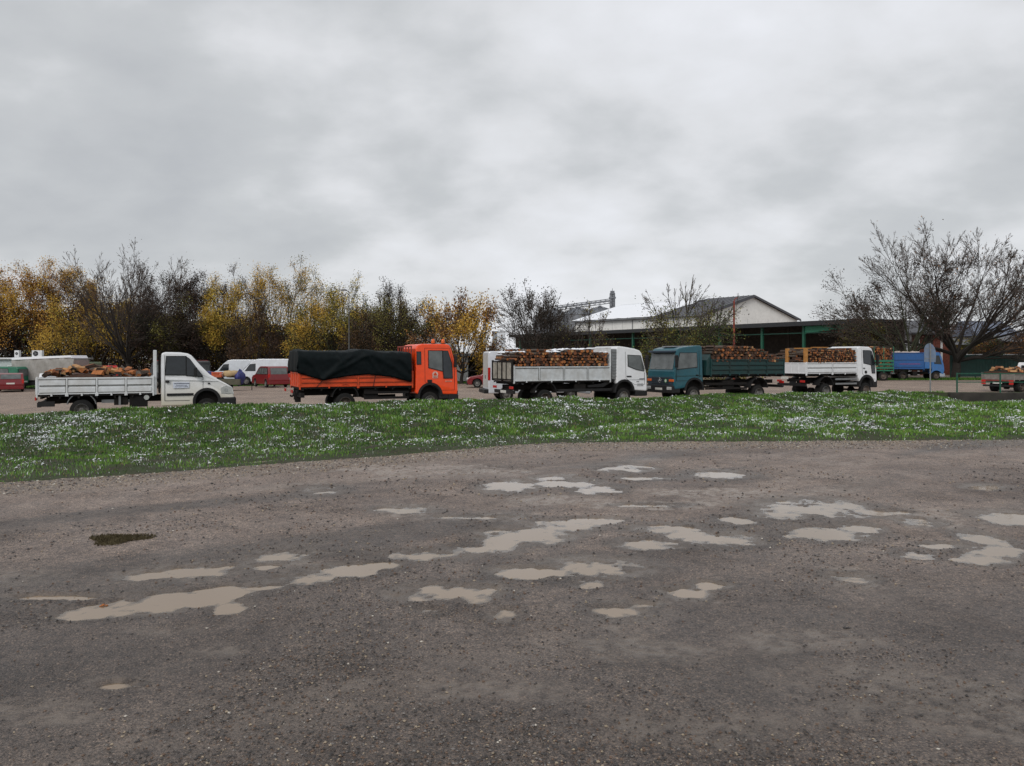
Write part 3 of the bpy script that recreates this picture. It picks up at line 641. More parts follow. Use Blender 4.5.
def side_glass(root, P, Wd, m, k, z0, grow=.03, name='side_window', only=None):
    cx = sum(p[0] for p in P)/len(P); cz = sum(p[1] for p in P)/len(P)
    for s in (-1, 1):
        if only and s != only: continue
        a, b_ = sorted((s*(Wd/2-.03), s*(Wd/2+.010))); a2, b2 = sorted((s*(Wd/2-.03), s*(Wd/2+.005)))
        Pg = [(cx+(x-cx)*(1+grow/max(.1, abs(x-cx))), cz+(z-cz)*(1+grow/max(.1, abs(z-cz)))) for x, z in P]
        g = MB().prism(P, a, b_).taper(k, z0).build(name, m, root)
        MB().prism(Pg, a2, b2).taper(k, z0).build('window_seal', BLK, g)
def rise(t): RAISED.add(t.name)
def mirror(root, x, z, Wd, h=.4, arm=.18, w_=.16):
    for s in (-1, 1):
        m = MB(); y = s*(Wd/2+arm)
        m.box(x-.05, x+.05, y-w_/2, y+w_/2, z-h/2, z+h/2)
        o = m.build('mirror', BLK, root, bevel=.025)
        MB().path([(x, s*(Wd/2-.06), z+h*.35), (x, y, z+h*.4)], .014).build('mirror_arm', BLK, o); MB().path([(x, s*(Wd/2-.06), z-h*.45), (x, y, z-h*.4)], .014).build('mirror_arm', BLK, o)
def handle(root, x, z, Wd, k, z0, m=BLK, w_=.14, h=.05):
    for s in (-1, 1):
        a, b_ = sorted((s*(Wd/2-.02), s*(Wd/2+.028)))
        MB().box(x-w_/2, x+w_/2, a, b_, z-h/2, z+h/2).taper(k, z0).build('door_handle', m, root, bevel=.008)
def seam(root, pts, Wd, k, z0, m=BLK, w_=.012):
    """door gap lines, on both sides, as one part"""
    mb = MB()
    for s in (-1, 1):
        a, b_ = sorted((s*(Wd/2-.02), s*(Wd/2+.0025)))
        for (x0, z0_), (x1, z1_) in zip(pts[:-1], pts[1:]):
            dx, dz = x1-x0, z1_-z0_; l = math.hypot(dx, dz) or 1; nx, nz = -dz/l*w_/2, dx/l*w_/2
            mb.prism([(x0-nx, z0_-nz), (x1-nx, z1_-nz), (x1+nx, z1_+nz), (x0+nx, z0_+nz)], a, b_)
    mb.taper(k, z0).build2('door_gap', m, root)
def tail_lamps(root, x, z, Wd, m=LAMPR, h=.12, w_=.34, inset=.08):
    for s in (-1, 1):
        a, b_ = sorted((s*(Wd/2-inset), s*(Wd/2-inset-w_)))
        MB().box(x-.05, x, a, b_, z-h/2, z+h/2).build2('tail_lamp', m, root, bevel=.01)

LOGS = []       # (points polygon, length vector ...) collected for all loads; the first 300 become things
def pile(root, x0, x1, z0, ztop, Wd, d, tone, lab, ln=.9, seedv=1, rear=True, zjit=.04):
    """stacked firewood lying across the bed, cut ends to the side; ztop(x) = height"""
    rg = random.Random(seedv); rows = int((max(ztop(x0+(x1-x0)*i/10) for i in range(11))-z0)/(d*.86))+2
    near = []; far = []
    for r_ in range(rows):
        z = z0+d*.45+r_*d*.86; n = int((x1-x0)/d)
        for i in range(n):
            x = x0+d*.5+i*d+(d*.5 if r_ % 2 else 0)+rg.uniform(-.16,.16)*d
            if x > x1-.03 or z > ztop(x)+rg.uniform(-zjit, zjit): continue
            for s in (-1, 1):
                sides = rg.choice((3,4,5,6,7,8)); a0 = rg.uniform(0, 6.28); rad = d*.54*rg.uniform(.72, 1.12)
                P = [(rad*cos(a0+6.283*j/sides+rg.uniform(-.25,.25))*rg.uniform(.8,1.1), rad*sin(a0+6.283*j/sides)*rg.uniform(.75,1.0)) for j in range(sides)]
                o = rg.uniform(-.06, .10)
                near.append((s, x, z+rg.uniform(-.1,.1)*d, P, o, rg))
    return near
def log_mesh(P, ln, tone, rg, barksides=.5):
    n = len(P); m = MB()
    V = [(x, 0, z) for x, z in P]+[(x*rg.uniform(.9,1.05), ln, z*rg.uniform(.9,1.05)) for x, z in P]
    c = rg.choices(range(4), tone)[0]
    return V, [list(range(n)), list(range(2*n-1, n-1, -1))], [(i, i+n, (i+1)%n+n, (i+1)%n) for i in range(n)], c
STUFF = MB()
def world(root, p):
    rz = root.rotation_euler.z; c, s = cos(rz), sin(rz); p = (p[0]*root.scale[0], p[1], p[2]*root.scale[2])
    return (root.location.x+c*p[0]-s*p[1], root.location.y+s*p[0]+c*p[1], root.location.z+p[2])
COUNT = [0]
def put_piece(root, V, ends, sides, c, rg, loc, indiv, lab, grp, palep=.45):
    """one piece of firewood, as a thing of its own or into the common heap"""
    bk = 4+rg.randrange(2); pale = rg.random() < palep
    if indiv and COUNT[0] < 300:
        COUNT[0] += 1
        m = MB(); m.add(V, ends, 0)
        b0 = 0
        for j, f in enumerate(sides): m.f.append(list(f)); m.m.append(1 if ((j % 2 == 0 and palep < .5) or j == 0 or not pale) else 2)
        o = m.build('firewood_log', [CUT[c], BARK[bk-4], CUT[c if palep > .5 else min(3, c+1)]])
        o.location = world(root, loc); o.rotation_euler.z = root.rotation_euler.z
        tag(o, lab, 'log', grp)
    else:
        W_ = [world(root, (loc[0]+p[0], loc[1]+p[1], loc[2]+p[2])) for p in V]
        b = len(STUFF.v); STUFF.v += W_
        for f in ends: STUFF.f.append([b+i for i in f]); STUFF.m.append(c)
        for j, f in enumerate(sides): STUFF.f.append([b+i for i in f]); STUFF.m.append(bk if (j % 2 == 0 or not pale) else min(3, c+1))
def stack_load(root, x0, x1, z0, ztop, Wd, d, tone, lab, grp, side, seedv, indiv=True):
    rg = random.Random(seedv)
    for (s, x, z, P, o, _) in pile(root, x0, x1, z0, ztop, Wd, d, tone, lab, seedv=seedv):
        V, ends, sd_, c = log_mesh(P, .62 if s == side else .62, tone, rg)
        top = z > ztop(x)-d*1.6
        y = s*(Wd/2-.06+o)
        if s > 0: V = [(px_, -py_, pz_) for px_, py_, pz_ in V]; ends = [e[::-1] for e in ends]; sd_ = [f[::-1] for f in sd_]
        put_piece(root, V, ends, sd_, c, rg, (x, y, z), indiv and s == side, lab, grp)
        if s == side:     # the middle rows, only those the top shows
            if top: put_piece(root, [(a, -b_ if False else b_, cc) for a, b_, cc in V], ends, sd_, c, rg, (x+rg.uniform(-.05,.05), -side*(-.35)*1.0 if side < 0 else .35, z+rg.uniform(-.03,.02)), False, lab, grp)
    # core under the visible courses
    c0 = MB(); n = 12
    for i in range(n):
        a = x0+.06+(x1-x0-.12)*i/n; b_ = x0+.06+(x1-x0-.12)*(i+1)/n; zt = min(ztop(a), ztop(b_))-d*1.3
        if zt > z0+.05:
            q = [world(root, p) for p in [(a,-Wd/2+.5,z0),(b_,-Wd/2+.5,z0),(b_,Wd/2-.5,z0),(a,Wd/2-.5,z0),(a,-Wd/2+.5,zt),(b_,-Wd/2+.5,zt),(b_,Wd/2-.5,zt),(a,Wd/2-.5,zt)]]
            STUFF.add(q, [(0,3,2,1),(4,5,6,7),(0,1,5,4),(1,2,6,5),(2,3,7,6),(3,0,4,7)], 4)
def loose_load(root, x0, x1, z0, ztop, Wd, n, tone, lab, grp, seedv, indiv=True, L=(.28,.42), rad=(.07,.11), nearbias=.5):
    rg = random.Random(seedv)
    for i in range(n):
        x = rg.uniform(x0+.12, x1-.12); y = rg.uniform(-Wd/2+.12, Wd/2-.12)
        if rg.random() < nearbias: y = -abs(y)
        z = ztop(x)-.35*(abs(y)/(Wd/2))**2*.4-rg.uniform(.0,.14)
        ln = rg.uniform(*L); r_ = rg.uniform(*rad); sides = rg.choice((3,3,4,4,5))
        a0 = rg.uniform(0, 6.28); P = [(r_*cos(a0+6.283*j/sides)*rg.uniform(.8,1.15), r_*sin(a0+6.283*j/sides)*rg.uniform(.7,1.0)) for j in range(sides)]
        V, ends, sd_, c = log_mesh(P, ln, tone, rg)
        az = rg.uniform(0, pi); tl = rg.uniform(-.35,.35)
        V2 = []
        for (a, b_, cc) in V:
            b_ -= ln/2; b2, c2 = b_*cos(tl)-cc*sin(tl), b_*sin(tl)+cc*cos(tl)
            V2.append((a*cos(az)-b2*sin(az), a*sin(az)+b2*cos(az), c2))
        put_piece(root, V2, ends, sd_, c, rg, (x, y, z), indiv, lab, grp, .85)
    c0 = []
    zt = lambda x: ztop(x)-.16
    for i in range(8):
        a = x0+.05+(x1-x0-.1)*i/8; b_ = x0+.05+(x1-x0-.1)*(i+1)/8; h = min(zt(a), zt(b_))
        q = [world(root, p) for p in [(a,-Wd/2+.06,z0),(b_,-Wd/2+.06,z0),(b_,Wd/2-.06,z0),(a,Wd/2-.06,z0),(a,-Wd/2+.1,h-.1),(b_,-Wd/2+.1,h-.1),(b_,Wd/2-.1,h-.1),(a,Wd/2-.1,h-.1)]]
        STUFF.add(q, [(0,3,2,1),(4,5,6,7),(0,1,5,4),(1,2,6,5),(2,3,7,6),(3,0,4,7)], 3)

# ======== 1. white cab-chassis dropside truck with loose firewood (left)
def build_white_dropside():
    Wd = 2.0; p = line_pt(-3.09, Wd/2)
    t = empty('dropside_truck', p, TH, 'white bonneted truck with muddy doors and loose split firewood, leftmost of the row', 'truck', 'firewood trucks parked in a row'); rise(t)
    chassis(t, .25, 5.4, Wd, .52, extra=[(2.9,3.5,-.95,-.38,.22,.62),(2.4,2.85,-.9,-.38,.3,.6)])
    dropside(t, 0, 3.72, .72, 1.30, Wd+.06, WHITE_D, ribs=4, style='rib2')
    MB().box(3.68, 3.80, -1.0, 1.0, .65, 2.29).build('headboard', WHITE_D, t, bevel=.02)
    MB().box(3.86,3.92,-.9,.9,.7,2.1).build('cab_rear_panel', CHS, t)
    k, z0 = .10, 1.1; a = archprof(5.52, .38, .45, .22); well(t, 5.52, .38, .45, Wd)
    P = [(3.95,.22)]+[(q[0],q[1]) for q in a[::-1]]+[(6.40,.24),(6.49,.48),(6.47,.62),(6.40,.90),(6.22,1.02),(5.95,1.17),(5.62,1.38),(5.30,1.72),(4.98,2.10),(4.85,2.17),(4.6,2.21),(4.1,2.22),(3.97,2.18),(3.94,2.0)]
    cab = MB().prism(P, -Wd/2, Wd/2).taper(k, z0).build('cab', WHITE_V, t, bevel=.045)
    side_glass(t, [(4.10,1.40),(4.78,1.38),(4.78,2.05),(4.14,2.05)], Wd, GLASS, k, z0)
    side_glass(t, [(4.82,1.36),(5.34,1.31),(5.34,1.38),(4.93,1.97),(4.82,2.04)], Wd, GLASS, k, z0)
    ws = MB().slab((5.60,1.405),(5.02,2.07), -.82, .82, .012).build('windscreen', GLASS, t)
    seam(t, [(4.07,2.1),(4.07,.42),(4.92,.42)], Wd, k, z0, w_=.014); seam(t, [(5.38,1.30),(5.38,.85)], Wd, k, z0, w_=.012)
    seam(t, [(4.1,1.20),(5.9,1.13)], Wd, k, z0, m=WHITE_D, w_=.03)
    handle(t, 4.16, 1.13, Wd, k, z0, w_=.13, h=.09)
    mb = MB()
    for s in (-1, 1):
        a_, b_ = sorted((s*(Wd/2-.02), s*(Wd/2+.02))); mb.box(4.14, 5.05, a_, b_, .60, .69)
    mb.build2('rub_strip', BLK, t, bevel=.008)
    f = MB()
    for s in (-1, 1):
        a_, b_ = sorted((s*(Wd/2-.12), s*(Wd/2+.025))); f.arc(5.52, .38, .40, .50, -18, 198, a_, b_, n=18)
    f.build2('wheel_arch_trim', BLK, t)
    MB().box(5.98, 6.56, -1.03, 1.03, .16, .52).build('bumper', BLK, t, bevel=.06)
    MB().slab((6.475,.63),(6.41,.9), -.55, .55, .012).build('grille', BLK, t)
    for s in (-1, 1):
        a_, b_ = sorted((s*.62, s*1.008))
        h = MB().prism([(6.02,.64),(6.482,.62),(6.42,.89),(6.2,.97),(6.0,.90)], a_, b_).build('headlight', LAMPW, t, bevel=.02)
        a_, b_ = sorted((s*.985, s*1.015)); MB().cyl((6.2,a_,.78),(6.2,b_,.78),.07,n=12).build('reflector', CHROME, h)
        a_, b_ = sorted((s*.90, s*1.006)); MB().box(5.55,5.62,a_,b_,1.02,1.07).build('side_repeater', LAMPO if s > 0 else BLK, t)
    mirror(t, 5.12, 1.48, Wd, h=.34, arm=.12, w_=.2)
    wheel(t, 5.52, .37, -.97, .36, .2, -1, RIMG); wheel(t, 5.52, .37, .97, .36, .2, 1, RIMG)
    wheel(t, 1.38, .39, -.99, .38, .4, -1, RIMG, True); wheel(t, 1.38, .39, .99, .38, .4, 1, RIMG, True)
    axle(t, 1.38, .36, Wd); axle(t, 5.52, .34, Wd)
    mudguard(t, 1.38, .3, .44, .465, 8, 172, Wd+.02, .42, GALV)
    for s in (-1, 1):
        MB().box(.05, .55, s*.9-.06, s*.9+.06, .30, .48).build('underrun_bracket', BLK, t)
        MB().box(2.55, 2.62, s*.93-.03, s*.93+.03, .3, .66).build('side_stay', GALV, t)
    MB().box(.02, .14, -.95, .95, .28, .44).build('rear_bumper', BLK, t, bevel=.01)
    MB().cyl((3.46,-1.0,.56),(3.46,-.93,.56),.09,n=16).build2('fuel_cap', LAMPW, t)
    MB().box(2.0,3.4,-.85,-.75,.38,.50).build2('side_guard', GALV, t)
    tail_lamps(t, .0, .58, Wd)
    # magnetic sign on the door: pale plate with two lines of small dark print
    sgn = MB().box(4.35, 4.90, -Wd/2-.006, -Wd/2+.01, .88, 1.10).build('door_sign', mat('sign_face', (.62,.66,.75), .4), t)
    rg = random.Random(4); PM = mat('dark_print', (.07,.08,.12), .5)
    for zz, x0_, x1_, hh in ((1.05,4.38,4.88,.030),(.985,4.45,4.80,.022),(.93,4.42,4.84,.022)):
        x = x0_; pr = MB()
        while x < x1_: l = rg.uniform(.018,.035); pr.box(x, x+l, -Wd/2-.009, -Wd/2-.005, zz-hh/2, zz+hh/2); x += l+.006
        pr.build('print_line', PM, sgn)
    zt = lambda x: 1.50+.10*sin(1.2*x+.2)+.12*sstep(.3, 1.5, x)
    loose_load(t, .12, 3.6, .8, zt, Wd, 88, (6,3,4,1), 'split piece of firewood lying loose in the bed of the leftmost white truck', 'split firewood lying loose on the leftmost truck', 11, True, L=(.3,.45), rad=(.08,.13), nearbias=.6)
build_white_dropside()

# ======== 2. orange tipper with a dark tarpaulin
def build_orange():
    Wd = 2.15; p = line_pt(5.45, Wd/2)
    t = empty('tipper_truck', p, TH, 'orange truck with two amber beacons on its cab roof', 'truck', 'firewood trucks parked in a row'); rise(t)
    chassis(t, .4, 6.6, Wd, .62, extra=[(3.0,3.6,-.95,-.5,.35,.72),(3.0,3.6,.5,.95,.35,.72),(.35,.5,-.1,.1,.3,.6)])
    dropside(t, .38, 5.08, .84, 1.42, Wd, ORANGE_D, ribs=2, style='rib', shade_mat=mat('orange_seam_shade', (.22,.03,.008), .7))  # darker orange draws the shade lines under the ribs and the divider joint
    hb = MB().box(5.0, 5.06, -Wd/2+.05, Wd/2-.05, .84, 1.75)
    for k in range(6): yy = -.95+1.9*k/5; hb.box(5.0, 5.05, yy-.025, yy+.025, 1.75, 2.5)
    hb.box(5.0,5.05,-1.0,1.0,2.46,2.52); hb.build('headboard', RUST, t, bevel=.008)
    k, z0 = .055, 1.2; a = archprof(5.83, .42, .50, .45); well(t, 5.83, .42, .50, Wd)
    P = [(5.18,.52)]+[(q[0],q[1]) for q in a[::-1]]+[(7.08,.42),(7.09,.62),(7.06,1.45),(6.96,1.85),(6.82,2.38),(6.74,2.55),(6.6,2.6),(5.5,2.6),(5.30,2.55),(5.22,2.4)]
    MB().prism(P, -Wd/2, Wd/2).taper(k, z0).build('cab', ORANGE, t, bevel=.05)
    side_glass(t, [(5.78,1.60),(5.78,2.30),(6.38,2.30),(6.38,1.45)], Wd, GLASS_L, k, z0)
    side_glass(t, [(6.43,1.44),(6.43,2.29),(6.64,2.29),(6.80,1.75),(6.82,1.15),(6.46,1.15)], Wd, GLASS, k, z0, name='quarter_window')
    side_glass(t, [(5.26,1.75),(5.26,2.25),(5.42,2.25),(5.42,1.75)], Wd, GLASS, k, z0, name='rear_side_window')
    MB().slab((7.055,1.5),(6.84,2.33), -.9, .9, .012).build('windscreen', GLASS, t)
    seam(t, [(5.60,2.42),(5.60,.98),(6.3,.62),(6.93,.62),(6.93,1.5),(6.73,2.42),(5.60,2.42)], Wd, k, z0)
    handle(t, 5.80, 1.02, Wd, k, z0, w_=.2, h=.12)
    MB().box(6.66, 7.13, -Wd/2+.01, Wd/2-.01, .14, .60).build('bumper', BLK, t, bevel=.05)
    MB().box(6.25, 6.66, -Wd/2+.02, Wd/2-.02, .25, .62).build('cab_step', BLK, t, bevel=.03)
    MB().slab((7.09,.68),(7.075,1.25), -.8, .8, .012).build('grille', BLK, t)
    for s in (-1, 1):
        a_, b_ = sorted((s*.72, s*1.06)); MB().box(7.0, 7.14, a_, b_, .40, .56).build('headlight', LAMPW, t, bevel=.02)
    f = MB()
    for s in (-1, 1):
        a_, b_ = sorted((s*(Wd/2-.4), s*(Wd/2+.015))); f.arc(5.83, .40, .46, .56, 2, 190, a_, b_, n=18)
    f.build2('wheel_arch_trim', BLK, t)
    MB().box(6.2,6.7,-.75,.75,2.60,2.64).build('roof_panel', GALV, t, bevel=.02)
    for xx, yy in ((6.12,-.6),(6.52,-.75)):
        bc = MB().lathe([(0,.075),(.02,.08),(.12,.078),(.17,.06),(.2,.001)], (xx, yy, 2.63), 'z', 16).build('beacon', LAMPO, t, smooth=True)
        MB().cyl((xx,yy,2.58),(xx,yy,2.635),.085,n=14).build('beacon_base', BLK, bc)
    MB().box(6.62,6.86,-.85,.85,2.47,2.62).build('sun_visor', GALV, t, bevel=.02)
    mirror(t, 6.93, 1.85, Wd, h=.5, arm=.1)
    for y_, s in ((-1.05,-1),(1.05,1)):
        wheel(t, 5.83, .40, y_, .40, .22, s, RIMG); wheel(t, 2.22, .41, y_, .41, .46, s, RIMD, True)
    axle(t, 2.22, .41, Wd); axle(t, 5.83, .4, Wd)
    mudguard(t, 2.22, .38, .52, .545, 5, 175, Wd, .46)
    for s in (-1, 1):
        MB().box(3.0, 4.9, s*.99-.03, s*.99+.03, .30, .40).build2('side_guard', CHS, t); MB().box(3.0, 4.9, s*.99-.03, s*.99+.03, .52, .62).build2('side_guard', CHS, t)
    mb = MB().box(.45,.6,-1.0,1.0,.42,.60); mb.path([(.35,0,.5),(.25,0,.42),(.2,0,.5)], .04); mb.box(.4,.6,-.15,.15,.2,.6)
    mb.build('towing_beam', CHS, t, bevel=.01); tail_lamps(t, .15, .68, Wd)
    # pale round emblem with print on the door
    em = MB().cyl((6.05,-Wd/2-.006,1.30),(6.05,-Wd/2+.01,1.30),.13,n=22).box(5.93,6.17,-Wd/2-.006,-Wd/2+.01,1.14,1.22)
    e_ = em.build('door_emblem', mat('pale_decal', (.62,.42,.36), .5), t)
    MB().prism([(5.97,1.29),(6.05,1.40),(6.13,1.29),(6.10,1.25),(6.0,1.25)], -Wd/2-.010, -Wd/2-.005).box(5.96,6.14,-Wd/2-.010,-Wd/2-.005,1.165,1.185).build('emblem_mark', ORANGE_D, e_)
    pr = MB(); rg = random.Random(8); x = 6.5
    while x < 6.80: l = rg.uniform(.03,.05); pr.box(x, x+l, -Wd/2-.006, -Wd/2+.01, .98, 1.03); x += l+.015
    pr.build('door_lettering', mat('faded_lettering', (.75,.30,.2), .5), t)
    # tarpaulin lying over the load, tied down over the sides
    xs_ = np.linspace(.32, 4.98, 120); nu = 64
    top = np.interp(xs_, [-.12,.25,1.2,2.3,2.9,3.8,4.98], [2.20,2.30,2.24,2.25,2.34,2.25,2.22])
    hem = np.interp(xs_, [-.12,.25,1.3,2.3,3.1,4.1,4.9,4.98], [1.50,1.42,1.10,1.27,1.33,1.22,1.00,1.0])
    V = []
    for i, x in enumerate(xs_):
        for j in range(nu):
            v = j/(nu-1)*2-1; s = -1 if v < 0 else 1; av = abs(v)
            if av < .5: y = s*av/.5*(Wd/2-.12); z = top[i]+.05*(1-(av/.5)**2)-.0
            else:
                q = (av-.5)/.5; y = s*(Wd/2-.12+.19*min(1, q*4)**.6); z = top[i]-(top[i]-hem[i])*q
                if s > 0: z = top[i]-(top[i]-1.35)*q
            V.append((x, y, z))
    V = np.array(V).reshape(120, nu, 3)
    uu = V[...,0]; vv = np.tile(np.linspace(-1, 1, nu), (120, 1)); av = np.abs(vv)
    hang = sstep(.45, .62, av)
    def fold(c0, c1, wd): # diagonal fold from (x,av) c0 to c1
        d = np.array(c1)-np.array(c0); L_ = np.hypot(*d); q = ((uu-c0[0])*d[0]+(av-c0[1])*3*d[1]*3)/(d[0]**2+9*d[1]**2); q = np.clip(q, 0, 1)
        dist = np.hypot(uu-c0[0]-q*d[0], (av-c0[1]-q*d[1])*3); return np.exp(-(dist/wd)**2)
    fo = sum(fold(*a_) for a_ in [((1.3,.98),(.4,.5),.12),((1.3,.98),(2.7,.5),.13),((1.3,.98),(3.4,.55),.10),((2.9,.48),(4.9,.95),.14),((2.9,.5),(3.6,.95),.09),((.1,.5),(.5,.95),.1),((4.2,.5),(4.9,.8),.1),((1.9,.5),(2.2,.9),.08)])
    nz = fbm(uu*1.8+vv*2, vv*5, 201, 4)*2
    V[...,1] -= np.where(vv < 0, 1, -1)*hang*(.05*fo+.04*nz+.01)
    V[...,2] += (1-hang)*(.05*nz+.03*fo) + .02*fbm(uu*6, vv*9, 210, 3)
    e_ = np.clip((-uu-.0)/.12, 0, 1); 
    rearrows = []
    for q in np.linspace(0, 1, 14)[1:]:
        r0 = V[0].copy(); r0[:,2] = np.where(av[0] < .5, r0[:,2]-(r0[:,2]-1.45)*q, r0[:,2]-(r0[:,2]-1.45)*q*(1-(av[0]-.5)/.5)); r0[:,0] = .32-.03*sin(q*2)-.03*np.sin(vv[0]*14)*q; rearrows.append(r0)
    V = np.concatenate([np.array(rearrows[::-1]), V], 0)
    nr = V.shape[0]; ii = np.arange(nr*nu).reshape(nr, nu)
    Fc = np.stack([ii[:-1,:-1], ii[1:,:-1], ii[1:,1:], ii[:-1,1:]], -1).reshape(-1, 4)
    tp = link('tarpaulin', np_mesh('tarpaulin', V.reshape(-1, 3), Fc, smooth=True), TARP)
    tp.location = t.location; tp.rotation_euler = t.rotation_euler; tag(tp, 'dark tarpaulin with deep folds draped over the bed of the orange truck', 'tarpaulin')
    so_ = tp.modifiers.new('thick', 'SOLIDIFY'); so_.thickness = .008
    for xx, x2, z1_ in ((1.3,1.05,1.12),(3.45,3.35,1.33)):
        ro = MB().cyl((xx,-Wd/2-.045,z1_),(x2,-Wd/2-.03,.84),.012,n=5).build('rope', BLK, tp)
    # boarded load under the tarpaulin
    ld = MB().box(.6,4.8,-.80,.80,.86,2.08).build('covered_load', BARK[0]); ld.location = t.location; ld.rotation_euler = t.rotation_euler
    tag(ld, 'load of wood hidden under the dark tarpaulin on the orange truck', 'load')
build_orange()

# ======== 3. white truck with neatly stacked logs
def build_white_log_truck():
    Wd = 2.25; p = line_pt(15.2, Wd/2)
    t = empty('log_truck', p, TH, 'white truck with plain pale side boards and snow-topped stacked logs', 'truck', 'firewood trucks parked in a row'); rise(t)
    chassis(t, .15, 6.6, Wd, .68, extra=[(3.2,3.8,-1.0,-.5,.42,.80),(2.5,3.0,.5,1.0,.4,.8)])
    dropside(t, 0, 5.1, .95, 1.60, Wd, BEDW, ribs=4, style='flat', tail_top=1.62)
    tgm = mat('weathered_board', (.36,.34,.29), .7, dirt=.6, dirtcol=(.07,.06,.045), var=.25)
    g = MB()
    for k in range(2): g.box(-.06, -.03, -1.05+k*1.06, -.02+k*1.06, 1.02, 1.80)
    gate = g.build('rear_board', tgm, t)
    fr = MB()
    for yy in (-1.08, 0, 1.08): fr.box(-.10, -.02, yy-.04, yy+.04, .95, 1.90)
    for zz in (1.02, 1.84): fr.box(-.09, -.03, -1.08, 1.08, zz-.03, zz+.03)
    fr.box(-.09,-.04,-.5,-.45,1.0,1.8); fr.box(-.09,-.04,.5,.55,1.0,1.8)
    fr.build('tailgate_frame', CHS, t, bevel=.008)
    hb = MB().box(5.06,5.14,-Wd/2+.04,-Wd/2+.10,.95,2.50).box(5.06,5.14,Wd/2-.10,Wd/2-.04,.95,2.50).box(5.06,5.14,-Wd/2+.05,Wd/2-.05,2.44,2.52).box(5.07,5.10,-Wd/2+.1,Wd/2-.1,.95,2.44)
    hb.build('headboard', WHITE_D, t, bevel=.01)
    v = MB()
    for s in (-1, 1):
        a_, b_ = sorted((s*.98, s*1.06)); v.box(5.20, 5.46, a_, b_, 1.0, 2.42)
        for k in range(9): zz = 1.1+k*.145; a2, b2 = sorted((s*1.055, s*1.085)); v.prism([(5.22,zz),(5.44,zz),(5.44,zz+.07),(5.22,zz+.07)], a2, b2)
    v.build2('air_intake', GALV, t, bevel=.006)
    k, z0 = .05, 1.2; a = archprof(5.86, .42, .52, .45); well(t, 5.86, .42, .52, Wd)
    P = [(5.42,.82)]+[q for q in a[::-1] if q[0] > 5.44]+[(7.12,.40),(7.16,.55),(7.16,1.10),(7.12,1.35),(7.00,1.80),(6.90,2.22),(6.80,2.36),(6.5,2.45),(5.9,2.54),(5.55,2.57),(5.45,2.5)]
    MB().prism(P, -Wd/2, Wd/2).taper(k, z0).build('cab', WHITE, t, bevel=.05)
    side_glass(t, [(6.10,1.62),(6.10,2.13),(6.80,2.10),(6.98,1.55),(6.98,1.38),(6.55,1.46)], Wd, GLASS_L, k, z0)
    MB().slab((7.115,1.38),(6.92,2.20), -.95, .95, .012).build('windscreen', GLASS, t)
    seam(t, [(5.95,2.30),(5.95,1.02),(6.45,.72),(7.02,.72),(7.02,1.3)], Wd, k, z0)
    seam(t, [(5.95,.95),(7.05,.95)], Wd, k, z0, m=GALV, w_=.02)
    handle(t, 6.12, 1.12, Wd, k, z0, w_=.26, h=.055)
    MB().box(6.5, 7.2, -Wd/2+.01, Wd/2-.01, .16, .42).build('bumper', BLK, t, bevel=.05)
    MB().slab((7.163,.62),(7.163,1.05), -.7, .7, .012).build('grille', BLK, t)
    for s in (-1, 1):
        a_, b_ = sorted((s*.75, s*1.1)); MB().box(7.0, 7.2, a_, b_, .44, .60).build('headlight', LAMPW, t, bevel=.02)
        a_, b_ = sorted((s*(Wd/2-.03), s*(Wd/2+.012)))
    f = MB()
    for s in (-1, 1):
        a_, b_ = sorted((s*(Wd/2-.4), s*(Wd/2+.02))); f.arc(5.86, .40, .48, .58, 0, 185, a_, b_, n=18)
    f.build2('wheel_arch_trim', BLK, t)
    fl = MB()
    for s in (-1, 1):
        a_, b_ = sorted((s*.80, s*1.06)); fl.prism([(3.9,.62),(4.7,.62),(5.35,.92),(5.1,.95),(4.6,.78),(3.9,.72)], a_, b_); fl.box(2.3,5.2,a_,b_,.44,.56)
    fl.build2('side_guard', BLK, t, bevel=.01)
    mirror(t, 7.06, 1.75, Wd, h=.62, arm=.12)
    pr = MB(); rg = random.Random(9)
    for x0_, x1_, zz in ((6.72,6.98,1.0),(6.55,6.7,.86),(6.58,6.95,.66),(6.6,6.9,.74)):
        x = x0_
        while x < x1_: l = rg.uniform(.02,.04); pr.box(x, x+l, -Wd/2-.006, -Wd/2+.01, zz-.02, zz+.02); x += l+.012
    pr.build('door_lettering', GALV, t)
    for y_, s in ((-1.09,-1),(1.09,1)):
        wheel(t, 5.86, .40, y_, .40, .23, s, RIMG); wheel(t, 1.62, .40, y_, .40, .48, s, RIMD, True)
    axle(t, 1.62, .4, Wd); axle(t, 5.86, .4, Wd)
    mudguard(t, 1.62, .36, .55, .58, 5, 175, Wd, .48)
    MB().box(.0,.12,-1.05,1.05,.38,.54).build('rear_bumper', BLK, t, bevel=.01)
    tail_lamps(t, .0, .66, Wd, w_=.38, inset=.02); MB().box(-.01,.0,-.3,.3,.40,.52).build('number_plate', PLATE, t)
    zt = lambda x: 2.30+.07*sin(2.1*x+.4)+.04*sin(5*x)-(.18 if x < .6 else 0)
    stack_load(t, .05, 5.0, 1.62, zt, Wd+.02, .15, (5,6,1,4), 'cut log in the stack on the white truck with plain pale side boards', 'logs stacked on the truck with pale side boards', -1, 31)
    # snow lying on the stack
    rg = random.Random(5); n = 240; A = np.array([[rg.uniform(.1,5.0), rg.uniform(-1.05,1.0)] for _ in range(n)])
    A = A[[vnoise(a_[0]*2.2, a_[1]*1.5, 3) > .42 for a_ in A]]
    Z = np.array([zt(a_[0])+.06 for a_ in A]); S_ = np.array([rg.uniform(.07,.16) for _ in A])
    V, Fc = scatter_oct(A[:,0], A[:,1], Z, S_, .4, .5, 1+np.random.rand(len(A)))
